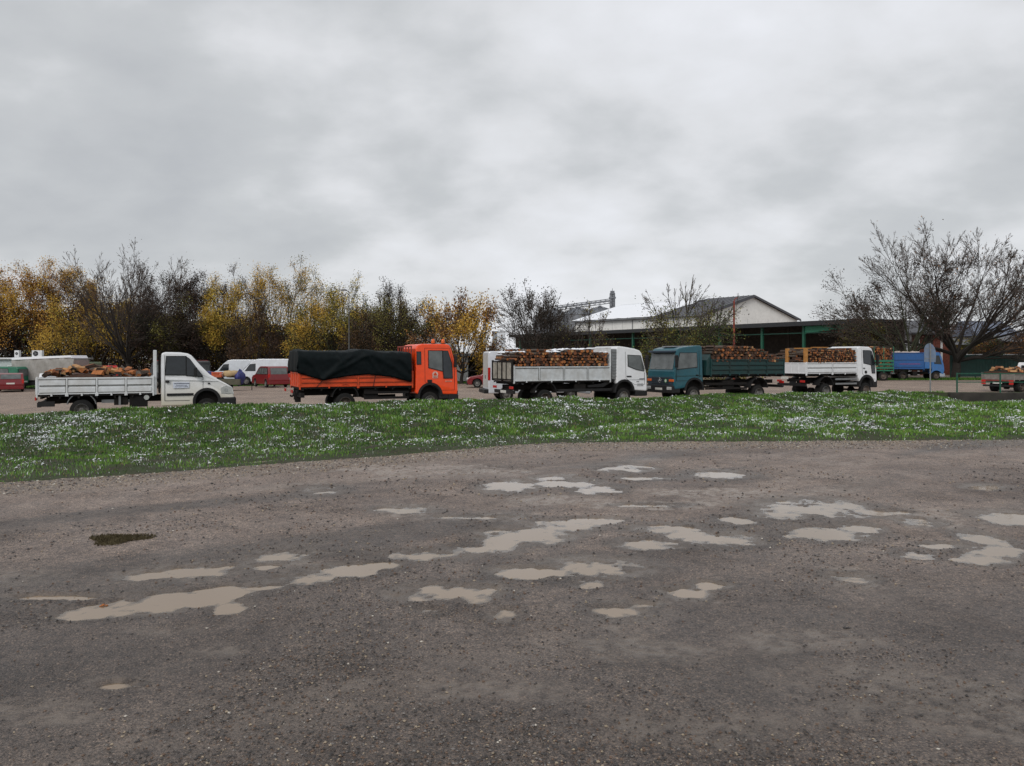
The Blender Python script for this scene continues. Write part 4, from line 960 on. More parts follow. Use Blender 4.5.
    sn = link('snow_on_logs', np_mesh('snow_on_logs', V, Fc, smooth=False), SNOW); sn.location = t.location; sn.rotation_euler = t.rotation_euler
    tag(sn, 'clumps of snow lying on the logs of the truck with pale side boards', 'snow', kind='stuff')
build_white_log_truck()

# ======== 4. teal truck facing left
def build_teal():
    Wd = 2.25; p = line_pt(31.2, Wd/2)
    t = empty('flatbed_truck', p, TH+pi, 'teal truck facing left with dark green side boards and a heap of dark logs', 'truck', 'firewood trucks parked in a row'); t.scale = (1.045, 1, 1.02); rise(t)
    chassis(t, .2, 6.4, Wd, .74, extra=[(3.2,3.9,.5,1.0,.42,.82),(2.6,3.2,-1.0,-.5,.4,.8)])
    dropside(t, 0, 4.75, 1.14, 1.88, Wd, TEAL_D, ribs=4, style='rib', shade_mat=CHS)
    MB().prism([(4.72,1.1),(5.0,1.1),(4.95,1.85),(4.72,2.15)], -Wd/2+.03, Wd/2-.03).build('headboard', TEAL_D, t, bevel=.015)
    k, z0 = .05, 1.2; a = archprof(5.72, .44, .52, .5); well(t, 5.72, .44, .52, Wd)
    P = [(5.2,.85)]+[q for q in a[::-1] if q[0] > 5.22]+[(6.86,.42),(6.92,.5),(6.92,1.30),(6.88,1.40),(6.72,2.28),(6.62,2.42),(6.3,2.5),(5.5,2.58),(5.28,2.58),(5.2,2.48)]
    MB().prism(P, -Wd/2, Wd/2).taper(k, z0).build('cab', TEAL, t, bevel=.05)
    side_glass(t, [(5.55,1.52),(5.55,2.20),(6.52,2.20),(6.60,1.95),(6.74,1.42)], Wd, GLASS_L, k, z0)
    g = MB().slab((6.895,1.40),(6.735,2.22), -.98, .98, .012).build('windscreen', GLASS_L, t)
    MB().path([(6.90,-.5,1.43),(6.84,.1,1.62)], .012).path([(6.90,.4,1.43),(6.84,.9,1.58)], .012).build('wiper', BLK, g)
    MB().box(6.58,6.98,-1.0,1.0,2.22,2.33).build('sun_visor', mat('visor_dark', (.015,.03,.05), .35), t, bevel=.03)
    MB().box(5.7,6.5,-.5,.5,2.49,2.56).build('roof_hatch', GALV, t, bevel=.03)
    seam(t, [(5.40,2.35),(5.40,1.02),(6.1,.85),(6.78,.85),(6.78,1.4)], Wd, k, z0)
    seam(t, [(5.3,1.08),(6.85,1.08)], Wd, k, z0, m=TEAL_D, w_=.03)
    handle(t, 5.55, 1.12, Wd, k, z0)
    gr = MB().slab((6.925,.62),(6.925,1.02), -1.04, 1.04, .012).build('grille', mat('grille_dark', (.02,.035,.05), .5), t)
    lv = MB()
    for i in range(4): lv.box(6.93,6.95,-.7,.7,.66+i*.09,.69+i*.09)
    lv.build('grille_slats', BLK, gr)
    # three-pointed star emblem in a ring
    st = MB(); n = 20
    pts = [(6.965, .12*cos(2*pi*i/n), .86+.12*sin(2*pi*i/n)) for i in range(n+1)]; st.path(pts, .010)
    for i in range(3):
        a_ = pi/2+2*pi*i/3; st.cyl((6.965,0,.86),(6.965,.115*cos(a_),.86+.115*sin(a_)),.02,.004,n=5)
    st.build('emblem', CHROME, t)
    MB().lathe([(0,.09),(.012,.085)], (0,0,0), 'z', 4)
    gs = MB().cyl((6.93,.48,.84),(6.955,.48,.84),.10,n=16).build('round_sticker', mat('sticker_green', (.12,.3,.14), .5), t)
    MB().cyl((6.95,.48,.84),(6.962,.48,.84),.06,n=16).build('sticker_centre', PLATE, gs)
    for s in (-1, 1):
        a_, b_ = sorted((s*.74, s*1.10)); MB().box(6.84,6.955,a_,b_,.80,.92).build('indicator', LAMPO, t, bevel=.015)
        a_, b_ = sorted((s*.68, s*1.06)); MB().box(6.84,7.04,a_,b_,.40,.55).build('headlight', LAMPW, t, bevel=.015)
    MB().box(6.55,7.02,-Wd/2+.01,Wd/2-.01,.24,.62).build('bumper', BLK, t, bevel=.04)
    MB().box(7.015,7.028,-.3,.28,.38,.49).build('number_plate', PLATE, t)
    f = MB()
    for s in (-1, 1):
        a_, b_ = sorted((s*(Wd/2-.4), s*(Wd/2+.02))); f.arc(5.72, .42, .48, .58, -5, 185, a_, b_, n=18)
    f.build2('wheel_arch_trim', BLK, t)
    mirror(t, 6.86, 1.8, Wd, h=.6, arm=.13)
    for y_, s in ((-1.09,-1),(1.09,1)):
        wheel(t, 5.72, .40, y_, .40, .23, s, RIMG); wheel(t, 1.67, .40, y_, .40, .48, s, RIMG, True)
    axle(t, 1.67, .4, Wd); axle(t, 5.72, .4, Wd)
    mudguard(t, 1.67, .38, .56, .59, 5, 175, Wd, .48)
    for s in (-1, 1):
        MB().box(2.4,5.0,s*1.03-.03,s*1.03+.03,.60,.72).build2('side_guard', CHS, t, bevel=.01); MB().box(2.4,5.0,s*1.03-.02,s*1.03+.02,.38,.47).build2('side_guard', CHS, t, bevel=.01)
    MB().box(-.02,.1,-1.05,1.05,.42,.56).build('rear_bumper', BLK, t, bevel=.01); tail_lamps(t, .0, .70, Wd)
    zt = lambda x: np.interp(x, [0,.7,1.4,2.0,3,4,4.6], [1.95,2.12,2.40,2.56,2.60,2.52,2.55])
    stack_load(t, .1, 4.65, 1.75, zt, Wd+.0, .16, (2,5,1,9), 'cut log end in the dark heap on the teal truck', 'logs heaped on the teal truck', 1, 41, indiv=False)
build_teal()

# ======== 5. white truck with stacked logs, right end of the row
def build_white_short():
    Wd = 2.2; p = line_pt(32.76, Wd/2)
    t = empty('stake_truck', p, TH, 'short white truck with ribbed side boards and orange timber posts at its rear', 'truck', 'firewood trucks parked in a row'); rise(t)
    chassis(t, .15, 5.0, Wd, .78, extra=[(2.2,2.8,-.6,-.3,.5,.85)])
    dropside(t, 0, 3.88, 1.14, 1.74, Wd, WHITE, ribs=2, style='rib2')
    MB().box(3.84,3.92,-Wd/2+.04,Wd/2-.04,1.1,2.60).build('headboard', WHITE_D, t, bevel=.02)
    k, z0 = .05, 1.2; a = archprof(4.62, .46, .54, .6); well(t, 4.62, .46, .54, Wd)
    P = [(3.96,.9)]+[q for q in a[::-1] if q[0] > 4.0]+[(5.40,.62),(5.44,.75),(5.42,1.35),(5.36,1.62),(5.22,2.30),(5.10,2.55),(4.9,2.64),(4.2,2.66),(4.02,2.6),(3.96,2.5)]
    MB().prism(P, -Wd/2, Wd/2).taper(k, z0).build('cab', WHITE, t, bevel=.05)
    side_glass(t, [(4.42,1.72),(4.40,2.42),(4.98,2.42),(4.98,1.62)], Wd, GLASS, k, z0)
    side_glass(t, [(5.02,1.62),(5.02,2.38),(5.12,2.36),(5.28,1.75),(5.28,1.15),(5.06,1.15)], Wd, GLASS, k, z0, name='quarter_window')
    MB().slab((5.40,1.62),(5.24,2.32), -.95, .95, .012).build('windscreen', GLASS, t)
    seam(t, [(4.28,2.5),(4.28,1.1),(4.9,.8),(5.32,.8)], Wd, k, z0)
    m_ = MB()
    for s in (-1, 1): a_, b_ = sorted((s*(Wd/2-.01), s*(Wd/2+.015))); m_.cyl((4.55,a_,1.2),(4.55,b_,1.2),.09,n=14)
    m_.build2('fuel_cap', BLK, t)
    handle(t, 4.42, 1.42, Wd, k, z0)
    MB().box(4.95,5.50,-Wd/2+.01,Wd/2-.01,.32,.80).build('bumper', BLK, t, bevel=.05)
    for s in (-1, 1):
        a_, b_ = sorted((s*.7, s*1.05)); MB().box(5.40,5.52,a_,b_,.58,.74).build('headlight', LAMPW, t, bevel=.02)
    f = MB()
    for s in (-1, 1):
        a_, b_ = sorted((s*(Wd/2-.4), s*(Wd/2+.02))); f.arc(4.62, .44, .48, .62, 0, 185, a_, b_, n=18)
    f.build2('wheel_arch_trim', BLK, t)
    mirror(t, 5.34, 1.9, Wd, h=.6, arm=.12)
    for y_, s in ((-1.07,-1),(1.07,1)):
        wheel(t, 4.62, .42, y_, .42, .24, s, RIMD); wheel(t, 1.5, .42, y_, .42, .48, s, RIMG, True)
    axle(t, 1.5, .42, Wd); axle(t, 4.62, .42, Wd)
    mudguard(t, 1.5, .42, .54, .57, 8, 172, Wd, .48)
    for s in (-1, 1):
        for zz in (.56, .82): MB().box(2.25,3.9,s*1.03-.02,s*1.03+.02,zz-.05,zz+.05).build2('side_guard', GALV, t, bevel=.01)
    MB().box(.0,.1,-1.05,1.05,.45,.60).build('rear_bumper', BLK, t, bevel=.01); tail_lamps(t, .0, .72, Wd)
    MB().box(-.01,.01,.2,.75,.82,.96).build('number_plate', PLATE, t)
    zt = lambda x: 2.46+.05*sin(2.6*x)+.04*sin(6*x+1)
    stack_load(t, .22, 3.8, 1.70, zt, Wd+.0, .125, (4,4,2,3), 'cut log end in the fine-grained stack on the short white truck at the right end of the row', 'logs stacked on the short white truck', -1, 51, indiv=False)
    YEL = mat('fresh_timber', (.40,.18,.045), .7, var=.25, scale=5)
    for i, (yy, h, lb) in enumerate(((-.98,2.52,'fresh orange timber post at the near rear corner of the short white truck'),(.35,2.55,'fresh orange timber post standing mid way along the rear of the short white truck'))):
        o = MB().box(-.06,.06,-.11,.11,0,h-1.2).build('timber_post', YEL, None, bevel=.01); o.location = world(t, (.08,yy,1.18)); o.rotation_euler.z = TH; tag(o, lb, 'post')
    for i, (xx, yy, l, lb) in enumerate(((.3,-.55,.9,'fresh orange board laid across the rear of the logs on the short white truck'),(1.3,-.8,1.0,'fresh orange board lying along the top of the logs on the short white truck'))):
        o = MB().box(-.12,.12,-l/2,l/2,0,.05).build('timber_board', YEL, None, bevel=.006); o.location = world(t, (xx,yy,2.50+.05*i)); o.rotation_euler = (0, .08, TH+(.35 if i == 0 else pi/2-.15)); tag(o, lb, 'board')
    rg = random.Random(77)
    for i in range(26):      # logs seen from the rear, lying lengthwise-on
        yy = -.75+rg.random()*1.7; zz = 1.8+rg.random()*.6; r_ = rg.uniform(.05,.08); sides = rg.choice((4,5,6)); a0 = rg.random()*6
        P = [(r_*cos(a0+6.283*j/sides), r_*sin(a0+6.283*j/sides)) for j in range(sides)]
        V, ends, sd_, c = log_mesh(P, rg.uniform(.4,.9), (4,2,3,1), rg)
        put_piece(t, V, ends, sd_, c, rg, (.1+rg.random()*.05, yy-.3, zz), False, '', '')
build_white_short()

# ======== 6. grey flatbed with loose split logs at the right edge
def build_pickup():
    Wd = 2.15; X0, Y0 = W(1014, 388, 50)[:2]
    cx_, cy_ = X0-sin(TH)*Wd/2, Y0+cos(TH)*Wd/2
    t = empty('flatbed_pickup', (cx_, cy_, float(G(cx_, cy_))), TH, 'low grey flatbed heaped with orange split logs, seen from behind beyond the railing', 'truck')
    GB = mat('weathered_grey_bed', (.20,.185,.165), .6, dirt=.4, dirtcol=(.09,.06,.045), var=.2)
    chassis(t, .1, 5.0, Wd, .55)
    dropside(t, 0, 3.4, .82, 1.22, Wd, GB, ribs=3, style='flat')
    mb = MB()
    for s in (-1, 1):
        a_, b_ = sorted((s*1.06, s*.78)); mb.box(-.06,-.02,a_,b_,.50,.80)
    mb.build2('tail_lamp', LAMPR, t, bevel=.01)
    MB().box(-.05,.02,-1.06,1.06,.72,.81).build('rear_beam', mat('red_beam', (.20,.03,.025), .5, dirt=.4), t, bevel=.01)
    MB().box(-.04,-.01,-.30,.30,.56,.68).build('number_plate', PLATE, t); MB().box(-.02,.06,-1.0,1.0,.36,.48).build('rear_bumper', BLK, t, bevel=.01)
    MB().prism([(3.5,.35),(5.3,.35),(5.35,.9),(5.1,1.1),(4.7,1.2),(4.3,1.9),(3.6,1.95),(3.5,1.7)], -.95, .95).taper(.1,1.1).build('cab', WHITE, t, bevel=.05)
    side_glass(t, [(3.7,1.25),(3.7,1.8),(4.2,1.8),(4.5,1.25)], 1.9, GLASS, .1, 1.1)
    MB().slab((3.49,1.75),(3.49,1.3),-.6,.6,.012).build('rear_window', GLASS, t)
    for y_, s in ((-1.0,-1),(1.0,1)):
        wheel(t, 4.55, .34, y_, .34, .22, s, RIMG); wheel(t, .95, .34, y_, .34, .40, s, RIMD, True)
    axle(t, .95, .34, Wd)
    zt = lambda x: 1.56+.08*sin(2.5*x)
    loose_load(t, .05, 3.35, .85, zt, Wd, 55, (5,2,6,1), 'split orange log lying loose on the grey flatbed at the right edge', 'split logs lying loose on the grey flatbed', 61, True, L=(.35,.5), rad=(.09,.14), nearbias=.5)
build_pickup()
# ---------------------------------------------------------------- parked cars, vans and trailers behind
def car(name, label, cat, loc, rz, L, Wd, prof, wins, paint, ws=None, rw=None, r=.31, axles=(.75, 3.2), glass=GLASS, lamps=True, k=.12, zk=.85, group=None, grille=True, taild=None, plate=True, bumper_m=None):
    t = empty(name, (loc[0], loc[1], float(G(loc[0], loc[1])) if len(loc) < 3 else loc[2]), rz, label, cat, group)
    zb = prof[0][1]; top = prof[1:]
    low = []
    P = [(prof[0])]
    for ax in axles: P += archprof(ax, r, r+.06, zb, 8)[::-1]
    P += list(top)
    MB().prism(P, -Wd/2, Wd/2).taper(k, zk).build('body', paint, t, bevel=.05)
    for ax in axles: well(t, ax, r, r+.05, Wd-.02)
    for i, wn in enumerate(wins): side_glass(t, wn, Wd, glass, k, zk, grow=.025)
    if ws: MB().slab(ws[0], ws[1], -Wd*.40, Wd*.40, .012).build('windscreen', glass, t)
    if rw: MB().slab(rw[0], rw[1], -Wd*.38, Wd*.38, .012).build('rear_window', glass, t)
    for ax in axles:
        for s in (-1, 1): wheel(t, ax, r, s*(Wd/2-.005), r, .18, s, RIMG)
    bm = bumper_m or BLK
    MB().box(-.04, .10, -Wd/2+.03, Wd/2-.03, zb, zb+.22).build('rear_bumper', bm, t, bevel=.03)
    MB().box(L-.10, L+.04, -Wd/2+.03, Wd/2-.03, zb, zb+.22).build('front_bumper', bm, t, bevel=.03)
    if lamps:
        for s in (-1, 1):
            a_, b_ = sorted((s*(Wd/2-.24), s*(Wd/2-.01))); MB().box(L-.14, L+.012, a_, b_, zb+.34, zb+.48).build('headlight', LAMPW, t, bevel=.02)
            hh = taild or (.65, .95); a_, b_ = sorted((s*(Wd/2-.14), s*(Wd/2+.006))); MB().box(-.014, .10, a_, b_, *hh).build('tail_lamp', LAMPR, t, bevel=.012)
    if plate: MB().box(-.02, .0, -.26, .26, .60, .71).build('number_plate', PLATE, t)
    return t
hatch = [(0,.22),(3.85,.22),(3.95,.40),(3.92,.66),(3.75,.78),(2.95,.92),(2.40,1.32),(2.1,1.40),(.8,1.42),(.42,1.34),(.05,.95),(-.02,.60),(0,.3)]
hwin = [[(.60,.98),(.75,1.30),(1.45,1.33),(1.45,.97)],[(1.52,.97),(1.52,1.33),(2.05,1.32),(2.62,.97)]]
mpv = [(0,.24),(4.05,.24),(4.12,.45),(4.05,.75),(3.85,.88),(3.25,1.0),(2.55,1.52),(2.2,1.62),(.5,1.64),(.22,1.55),(.0,1.0),(-.03,.6),(0,.3)]
mwin = [[(.35,1.05),(.42,1.48),(1.25,1.5),(1.25,1.03)],[(1.33,1.03),(1.33,1.5),(2.2,1.5),(2.2,1.02)],[(2.28,1.02),(2.28,1.48),(2.45,1.42),(2.98,1.02)]]
vanp = [(0,.3),(5.25,.3),(5.35,.5),(5.30,.85),(5.15,1.0),(4.6,1.2),(4.0,1.85),(3.65,2.12),(3.3,2.2),(.1,2.2),(0,2.1)]
vwin = [[(3.55,1.2),(3.55,1.78),(3.98,1.74),(4.40,1.2)]]
Yv = 58; x_, y_, _ = W(274.5, 386, Yv)
car('red_people_carrier', 'dark red people carrier parked with its back to us in front of the white van', 'car', (x_+.0, y_+1.2), R(126), 4.1, 1.68, mpv, mwin, RED, ws=((3.2,1.06),(2.62,1.48)), rw=((.205,1.50),(.01,1.02)), axles=(.72,3.3), glass=GLASS_L, taild=(.75,1.05), bumper_m=RED)
x_ = X_(236.5, 65)
VANW = mat('van_white', (.62,.65,.70), .3, coat=.3, dirt=.15, dirtcol=(.3,.27,.22), var=.05)
car('panel_van', 'long white panel van facing left behind the dark red people carrier', 'van', (x_+5.25, 65.6), R(183), 5.3, 1.9, [(-1.0,.3)]+vanp[1:-2]+[(-.9,2.2),(-1.0,2.1)], vwin, VANW, ws=((4.62,1.24),(4.05,1.84)), axles=(.3,4.3), r=.33, k=.06, taild=(.9,1.4), plate=False)
x_ = X_(209, 70)
car('panel_van', 'white panel van further back, its roof just showing left of the long white van', 'van', (x_+5.3, 71), R(181), 5.3, 1.9, vanp, vwin, VANW, ws=((4.62,1.24),(4.05,1.84)), axles=(.9,4.3), r=.33, k=.06, taild=(.9,1.4), plate=False)
DARKP = mat('dark_grey_paint', (.03,.032,.036), .35, coat=.3, var=.2)
x_ = X_(207, 62)
t = car('tall_minibus', 'dark boxy minibus with a red roof edge beyond the leftmost truck bonnet', 'minibus', (x_-.2, 62), R(170), 4.6, 1.8, [(0,.3),(4.5,.3),(4.6,.5),(4.58,1.0),(4.3,1.2),(4.1,2.0),(3.9,2.15),(.1,2.15),(0,2.05)], [[(.3,1.2),(.3,1.85),(1.6,1.85),(1.6,1.2)],[(1.75,1.2),(1.75,1.85),(2.9,1.85),(2.9,1.2)],[(3.0,1.2),(3.0,1.85),(3.8,1.85),(4.0,1.2)]], DARKP, ws=((4.33,1.25),(4.15,1.95)), rw=((-.0,1.85),(-.0,1.2)), axles=(.9,3.7), r=.34, k=.04, glass=GLASS_L)
MB().box(.2,4.0,-.86,.86,2.14,2.22).build('roof_edge', RED, t, bevel=.02)
# open trailer with market goods
x_ = X_(213, 54); tz = float(G(x_, 54))
t = empty('market_trailer', (x_, 54, tz), R(12), 'dark open trailer piled with goods between the leftmost white truck and the dark red car', 'trailer')
MB().box(0,1.9,-.65,.65,.45,.52).box(0,.04,-.65,.65,.5,.85).box(1.86,1.9,-.65,.65,.5,.85).box(0,1.9,-.65,-.61,.5,.85).box(0,1.9,.61,.65,.5,.85).build('bed', mat('olive_panel', (.07,.07,.045), .6, dirt=.3), t, bevel=.01)
MB().path([(1.9,0,.45),(2.7,0,.42)], .035).path([(2.6,0,.42),(2.6,0,.05)], .03).build('drawbar', CHS, t)
for s in (-1, 1): wheel(t, .95, .29, s*.80, .29, .16, s, RIMD)
def lump(name, lab, cat, loc, rad, m, sq=(1,1,.5), seed=0, grp=None):
    bm_ = MB(); nu, nv = 14, 9; V = []; rg = random.Random(seed)
    ph = [rg.uniform(0, 6) for _ in range(6)]
    for j in range(nv):
        b_ = -pi/2+pi*j/(nv-1)
        for i in range(nu):
            a = 2*pi*i/nu; rr = rad*(1+.16*sin(3*a+ph[0])+.12*sin(5*a+ph[1]+3*b_)+.1*sin(4*b_+ph[2]))
            V.append((rr*cos(a)*cos(b_)*sq[0], rr*sin(a)*cos(b_)*sq[1], rr*sin(b_)*sq[2]))
    Fc = [(j*nu+i, j*nu+(i+1)%nu, (j+1)*nu+(i+1)%nu, (j+1)*nu+i) for j in range(nv-1) for i in range(nu)]
    bm_.add(V, Fc); o = bm_.build(name, m, None, smooth=True); o.location = loc; return tag(o, lab, cat, grp)
lump('folded_sheet', 'tan sheet bundled on top of the goods in the dark open trailer', 'sheet', (x_+1.15, 54.2, tz+1.2), .55, mat('tan_cloth', (.42,.30,.16), .8), (1.1,.8,.42), 1)
lump('blue_tarpaulin', 'dark blue tarpaulin hanging over the right end of the dark open trailer', 'tarpaulin', (x_+1.75, 54.3, tz+.95), .5, TARPB, (.62,1.0,1.0), 2)
cr = MB().box(-.35,.35,-.3,.3,0,.06)
for k_ in range(3): cr.box(-.35,.35,-.3,-.27,.08+k_*.1,.15+k_*.1).box(-.35,.35,.27,.3,.08+k_*.1,.15+k_*.1).box(-.35,-.32,-.27,.27,.08+k_*.1,.15+k_*.1).box(.32,.35,-.27,.27,.08+k_*.1,.15+k_*.1)
for a_ in (-.33,.29):
    for b_ in (-.28,.24): cr.box(a_,a_+.04,b_,b_+.04,0,.38)
o = cr.build('fruit_crate', mat('orange_crate', (.5,.09,.02), .5)); o.location = (x_+.35,54,tz+.98); tag(o, 'orange crate at the left end of the dark open trailer', 'crate')
o = MB().box(-.4,.4,-.3,.3,0,.22).box(-.42,.42,-.32,.32,.18,.23).build('goods_box', TARPB, bevel=.02); o.location = (x_-.1,54.1,tz+1.12); o.rotation_euler = (0,.15,0); tag(o, 'dark blue box leaning on the orange crate in the open trailer', 'box')

# left group
car('red_hatchback', 'dark red hatchback seen from behind at the left edge of the picture', 'car', (X_(10.5,57), 57), R(122), 3.95, 1.68, hatch, hwin, RED, ws=((2.9,.96),(2.42,1.30)), rw=((.40,1.32),(.06,.98)), axles=(.68,3.2), glass=GLASS_L, bumper_m=RED)
car('green_van', 'green van behind the dark red hatchback at the left edge', 'van', (X_(25,62), 62), R(176), 4.3, 1.75, [(0,.3),(4.2,.3),(4.3,.5),(4.25,.9),(3.9,1.0),(3.5,1.1),(3.0,1.75),(2.7,1.85),(.2,1.85),(.02,1.7)], [[(.75,1.15),(.85,1.68),(1.75,1.7),(1.75,1.15)],[(1.85,1.15),(1.85,1.7),(2.65,1.68),(3.2,1.15)]], GREEN, ws=((3.5,1.15),(3.05,1.7)), rw=((.0,1.65),(.0,1.1)), axles=(.8,3.5), glass=GLASS_L)
car('white_hatchback', 'white car whose roof shows above the logs at the rear of the leftmost truck', 'car', (X_(53,52), 52), R(121), 3.95, 1.68, hatch, hwin, WHITE, ws=((2.9,.96),(2.42,1.30)), rw=((.40,1.32),(.06,.98)), axles=(.68,3.2))
car('red_van', 'bright red van roof showing above the logs near the middle of the leftmost truck', 'van', (X_(107,62), 62), R(118), 4.2, 1.7, [(0,.3),(4.2,.3),(4.3,.5),(4.25,.9),(3.6,1.05),(3.0,1.75),(2.7,1.88),(.1,1.88),(0,1.8)], vwin[:0], mat('bright_red_paint', (.45,.012,.01), .35), rw=((.0,1.6),(.0,1.1)), axles=(.8,3.4))
car('dark_green_van', 'dark green van between the grey covered trailer and the bright red van', 'van', (X_(93,66), 66), R(120), 4.2, 1.6, [(0,.3),(4.2,.3),(4.3,.5),(4.25,.9),(3.6,1.05),(3.0,2.1),(2.7,2.2),(.1,2.2),(0,2.1)], [], mat('drab_green', (.07,.09,.05), .6, var=.3), rw=((.0,1.9),(.0,1.3)), axles=(.8,3.4))
# covered trailer
Yt = 63.5; xa = X_(21, Yt); tz = float(G(xa+2.5, Yt))
t = empty('covered_trailer', (xa, Yt, tz), R(-4), 'grey tarpaulin-covered trailer with a snowy top edge behind the rear of the leftmost truck', 'trailer')
n1_, n2_ = 60, 26; V = []
for i in range(n1_):
    x = 5.2*i/(n1_-1); zt_ = 2.48+.20*x/5.2-(.25*sstep(4.9,5.2,x))
    for j in range(n2_):
        v = j/(n2_-1)*2-1; av = abs(v); s = -1 if v < 0 else 1
        y, z = (s*av/.55*1.05, zt_-.02*av) if av < .55 else (s*1.05, zt_-(zt_-.75)*(av-.55)/.45)
        wv_ = (.05*sin(4.4*x+2.2*z)+.03*sin(9*x+4.4*z)) if av > .55 else .02*sin(9*x)
        V.append((x, y-s*wv_ if av >= .55 else y, z+(wv_ if av < .55 else 0)))
ii = np.arange(n1_*n2_).reshape(n1_, n2_)
Fc = np.stack([ii[:-1,:-1], ii[1:,:-1], ii[1:,1:], ii[:-1,1:]], -1).reshape(-1, 4)
cv = link('cover', np_mesh('cover', V, Fc, smooth=True), TARPG, t)
MB().prism([(0,.75),(5.2,.75),(5.2,2.4),(0,2.44)], -1.0, 1.0).build('cover_ends', TARPG, t)
MB().prism([(0,2.38),(5.0,2.58),(5.15,2.52),(5.0,2.76),(2.5,2.66),(0,2.58)], -1.10, 1.0).build('snow_cap', SNOW, t, bevel=.02)
MB().box(0,5.2,-1.0,1.0,.6,.74).path([(5.2,0,.65),(6.2,0,.5)], .05).build('frame', CHS, t)
for s in (-1, 1):
    for ax in (2.3, 3.1): wheel(t, ax, .33, s*1.0, .33, .2, s, RIMD)
MB().box(0,5.2,-1.03,-1.0,.35,.60).build('side_skirt', BLK, t)

# red car between the orange truck and the white van
car('small_red_car', 'small dark red car facing left, half hidden behind the white van beside the orange cab', 'car', (X_(467.5,56)+3.9, 56.4), R(182), 3.95, 1.68, hatch, hwin, RED, ws=((2.9,.96),(2.42,1.30)), rw=((.40,1.32),(.06,.98)), axles=(.68,3.2))
# white panel van behind the white log truck
cx_, cy_ = X_(488.5, 39.6), 39.6; rz = R(11); cx_ -= sin(rz)*.95; cy_ += cos(rz)*.95
PILL = mat('van_rear_white', (.52,.52,.51), .4, dirt=.35, dirtcol=(.3,.27,.22))
t = car('high_van', 'white high-roofed van standing close behind the truck with the snow-topped logs', 'van', (cx_, cy_), rz, 5.5, 1.9, [(0,.42),(5.45,.35),(5.5,.6),(5.4,1.0),(4.9,1.25),(4.3,2.1),(4.0,2.5),(3.6,2.60),(.1,2.60),(0,2.52)], [[(3.6,1.3),(3.6,1.95),(4.1,1.9),(4.5,1.3)]], VANW, ws=((4.92,1.3),(4.35,2.1)), axles=(.95,4.4), r=.34, k=.03, taild=(1.1,1.75), plate=False)
d = MB()
for s in (-1, 1): a_, b_ = sorted((s*.02, s*.80)); d.box(-.012, .0, a_, b_, .75, 2.42)
dr = d.build('rear_door', PILL, t, bevel=.004)
MB().box(-.02,-.01,-.12,-.06,1.15,1.35).box(-.02,-.01,.06,.12,1.15,1.35).build('handle', BLK, dr)
MB().box(-.22,.0,-.94,.94,.42,.62).build('rear_step', BLK, t, bevel=.03)

# blue truck, right, nearly side on
x0_, y0_ = X_(893.5, 70), 70.0; Wd = 2.0; BH = R(-6)
t = empty('blue_truck', (x0_-sin(BH)*Wd/2, y0_+cos(BH)*Wd/2, float(G(x0_, y0_))), BH, 'blue dropside truck parked in front of the large bare tree', 'truck')
chassis(t, .1, 4.1, Wd, .66, extra=[(1.7,2.1,-.95,-.38,.4,.8)])
dropside(t, 0, 2.68, 1.0, 2.48, Wd, BLUE, ribs=1, style='rib2', shade_mat=mat('blue_rib_shade', (.008,.04,.14), .7))  # rib shade is coloured in with a darker blue
MB().box(.5,2.3,-Wd/2-.03,-Wd/2-.024,1.42,1.50).build('faded_stripe', mat('faded_red', (.16,.05,.16), .6), t)
pn = MB().box(2.74,3.30,-Wd/2+.05,Wd/2-.05,1.05,1.75)
for k_ in range(3): pn.box(2.78,3.26,-Wd/2+.05,Wd/2-.05,1.90+k_*.18,1.98+k_*.18)
for xx in (2.73,3.26): pn.box(xx,xx+.05,-Wd/2+.04,Wd/2-.04,1.05,2.46)
pn.build('mid_panel', BLUE_L, t)
a = archprof(3.72,.40,.46,.5)
MB().prism([(3.24,.6)]+[q for q in a[::-1]][1:-1]+[(4.30,.5),(4.40,.9),(4.36,1.35),(4.18,2.1),(4.02,2.5),(3.4,2.56),(3.34,2.4),(3.34,.9)], -Wd/2, Wd/2).taper(.05,1.2).build('cab', BLUE_L, t, bevel=.05)
side_glass(t, [(3.55,1.5),(3.55,2.2),(3.95,2.2),(4.15,1.45)], Wd, GLASS, .05, 1.2); MB().slab((4.35,1.42),(4.20,2.1),-.85,.85,.012).build('windscreen', GLASS_L, t)
MB().box(4.0,4.46,-.99,.99,.3,.62).build('bumper', mat('pale_bumper', (.30,.33,.38), .5), t, bevel=.04)
for ax in (.85, 3.72):
    for s in (-1, 1): wheel(t, ax, .38, s*.98, .38, .22 if ax > 3 else .42, s, RIMD, ax < 3)
axle(t, .85, .38, Wd); axle(t, 3.72, .38, Wd); MB().box(-.15,.15,-.95,.95,.55,.68).build('rear_bumper', GALV, t, bevel=.01); tail_lamps(t, 0, .8, Wd)
rg = random.Random(3)
SACKL = ['pale sack at the rear left end of the blue truck load', 'second pale sack from the rear on the blue truck', 'third pale sack from the rear on the blue truck', 'pale sack in the middle of the blue truck load', 'large pale sack, second from the front on the blue truck', 'foremost pale sack on the blue truck behind the road sign']
for i, (xx, yy, w_) in enumerate(((.3,-.5,.22),(.75,.1,.28),(1.1,-.5,.24),(1.5,0,.24),(1.95,-.3,.28),(2.4,.1,.24))):
    lump('filled_sack', SACKL[i], 'sack', world(t, (xx,yy,2.48)), w_, mat('sack_%s' % 'abcdef'[i], (.5,.42,.38), .8), (1.2,1,.5), i+20, 'pale sacks on the blue truck')
MB2 = MB().box(.1,2.6,-.92,.92,1.05,2.38).build('hidden_load', BARK[1]); MB2.location = t.location; MB2.rotation_euler = t.rotation_euler; tag(MB2, 'dark load filling the bed of the blue truck', 'load')
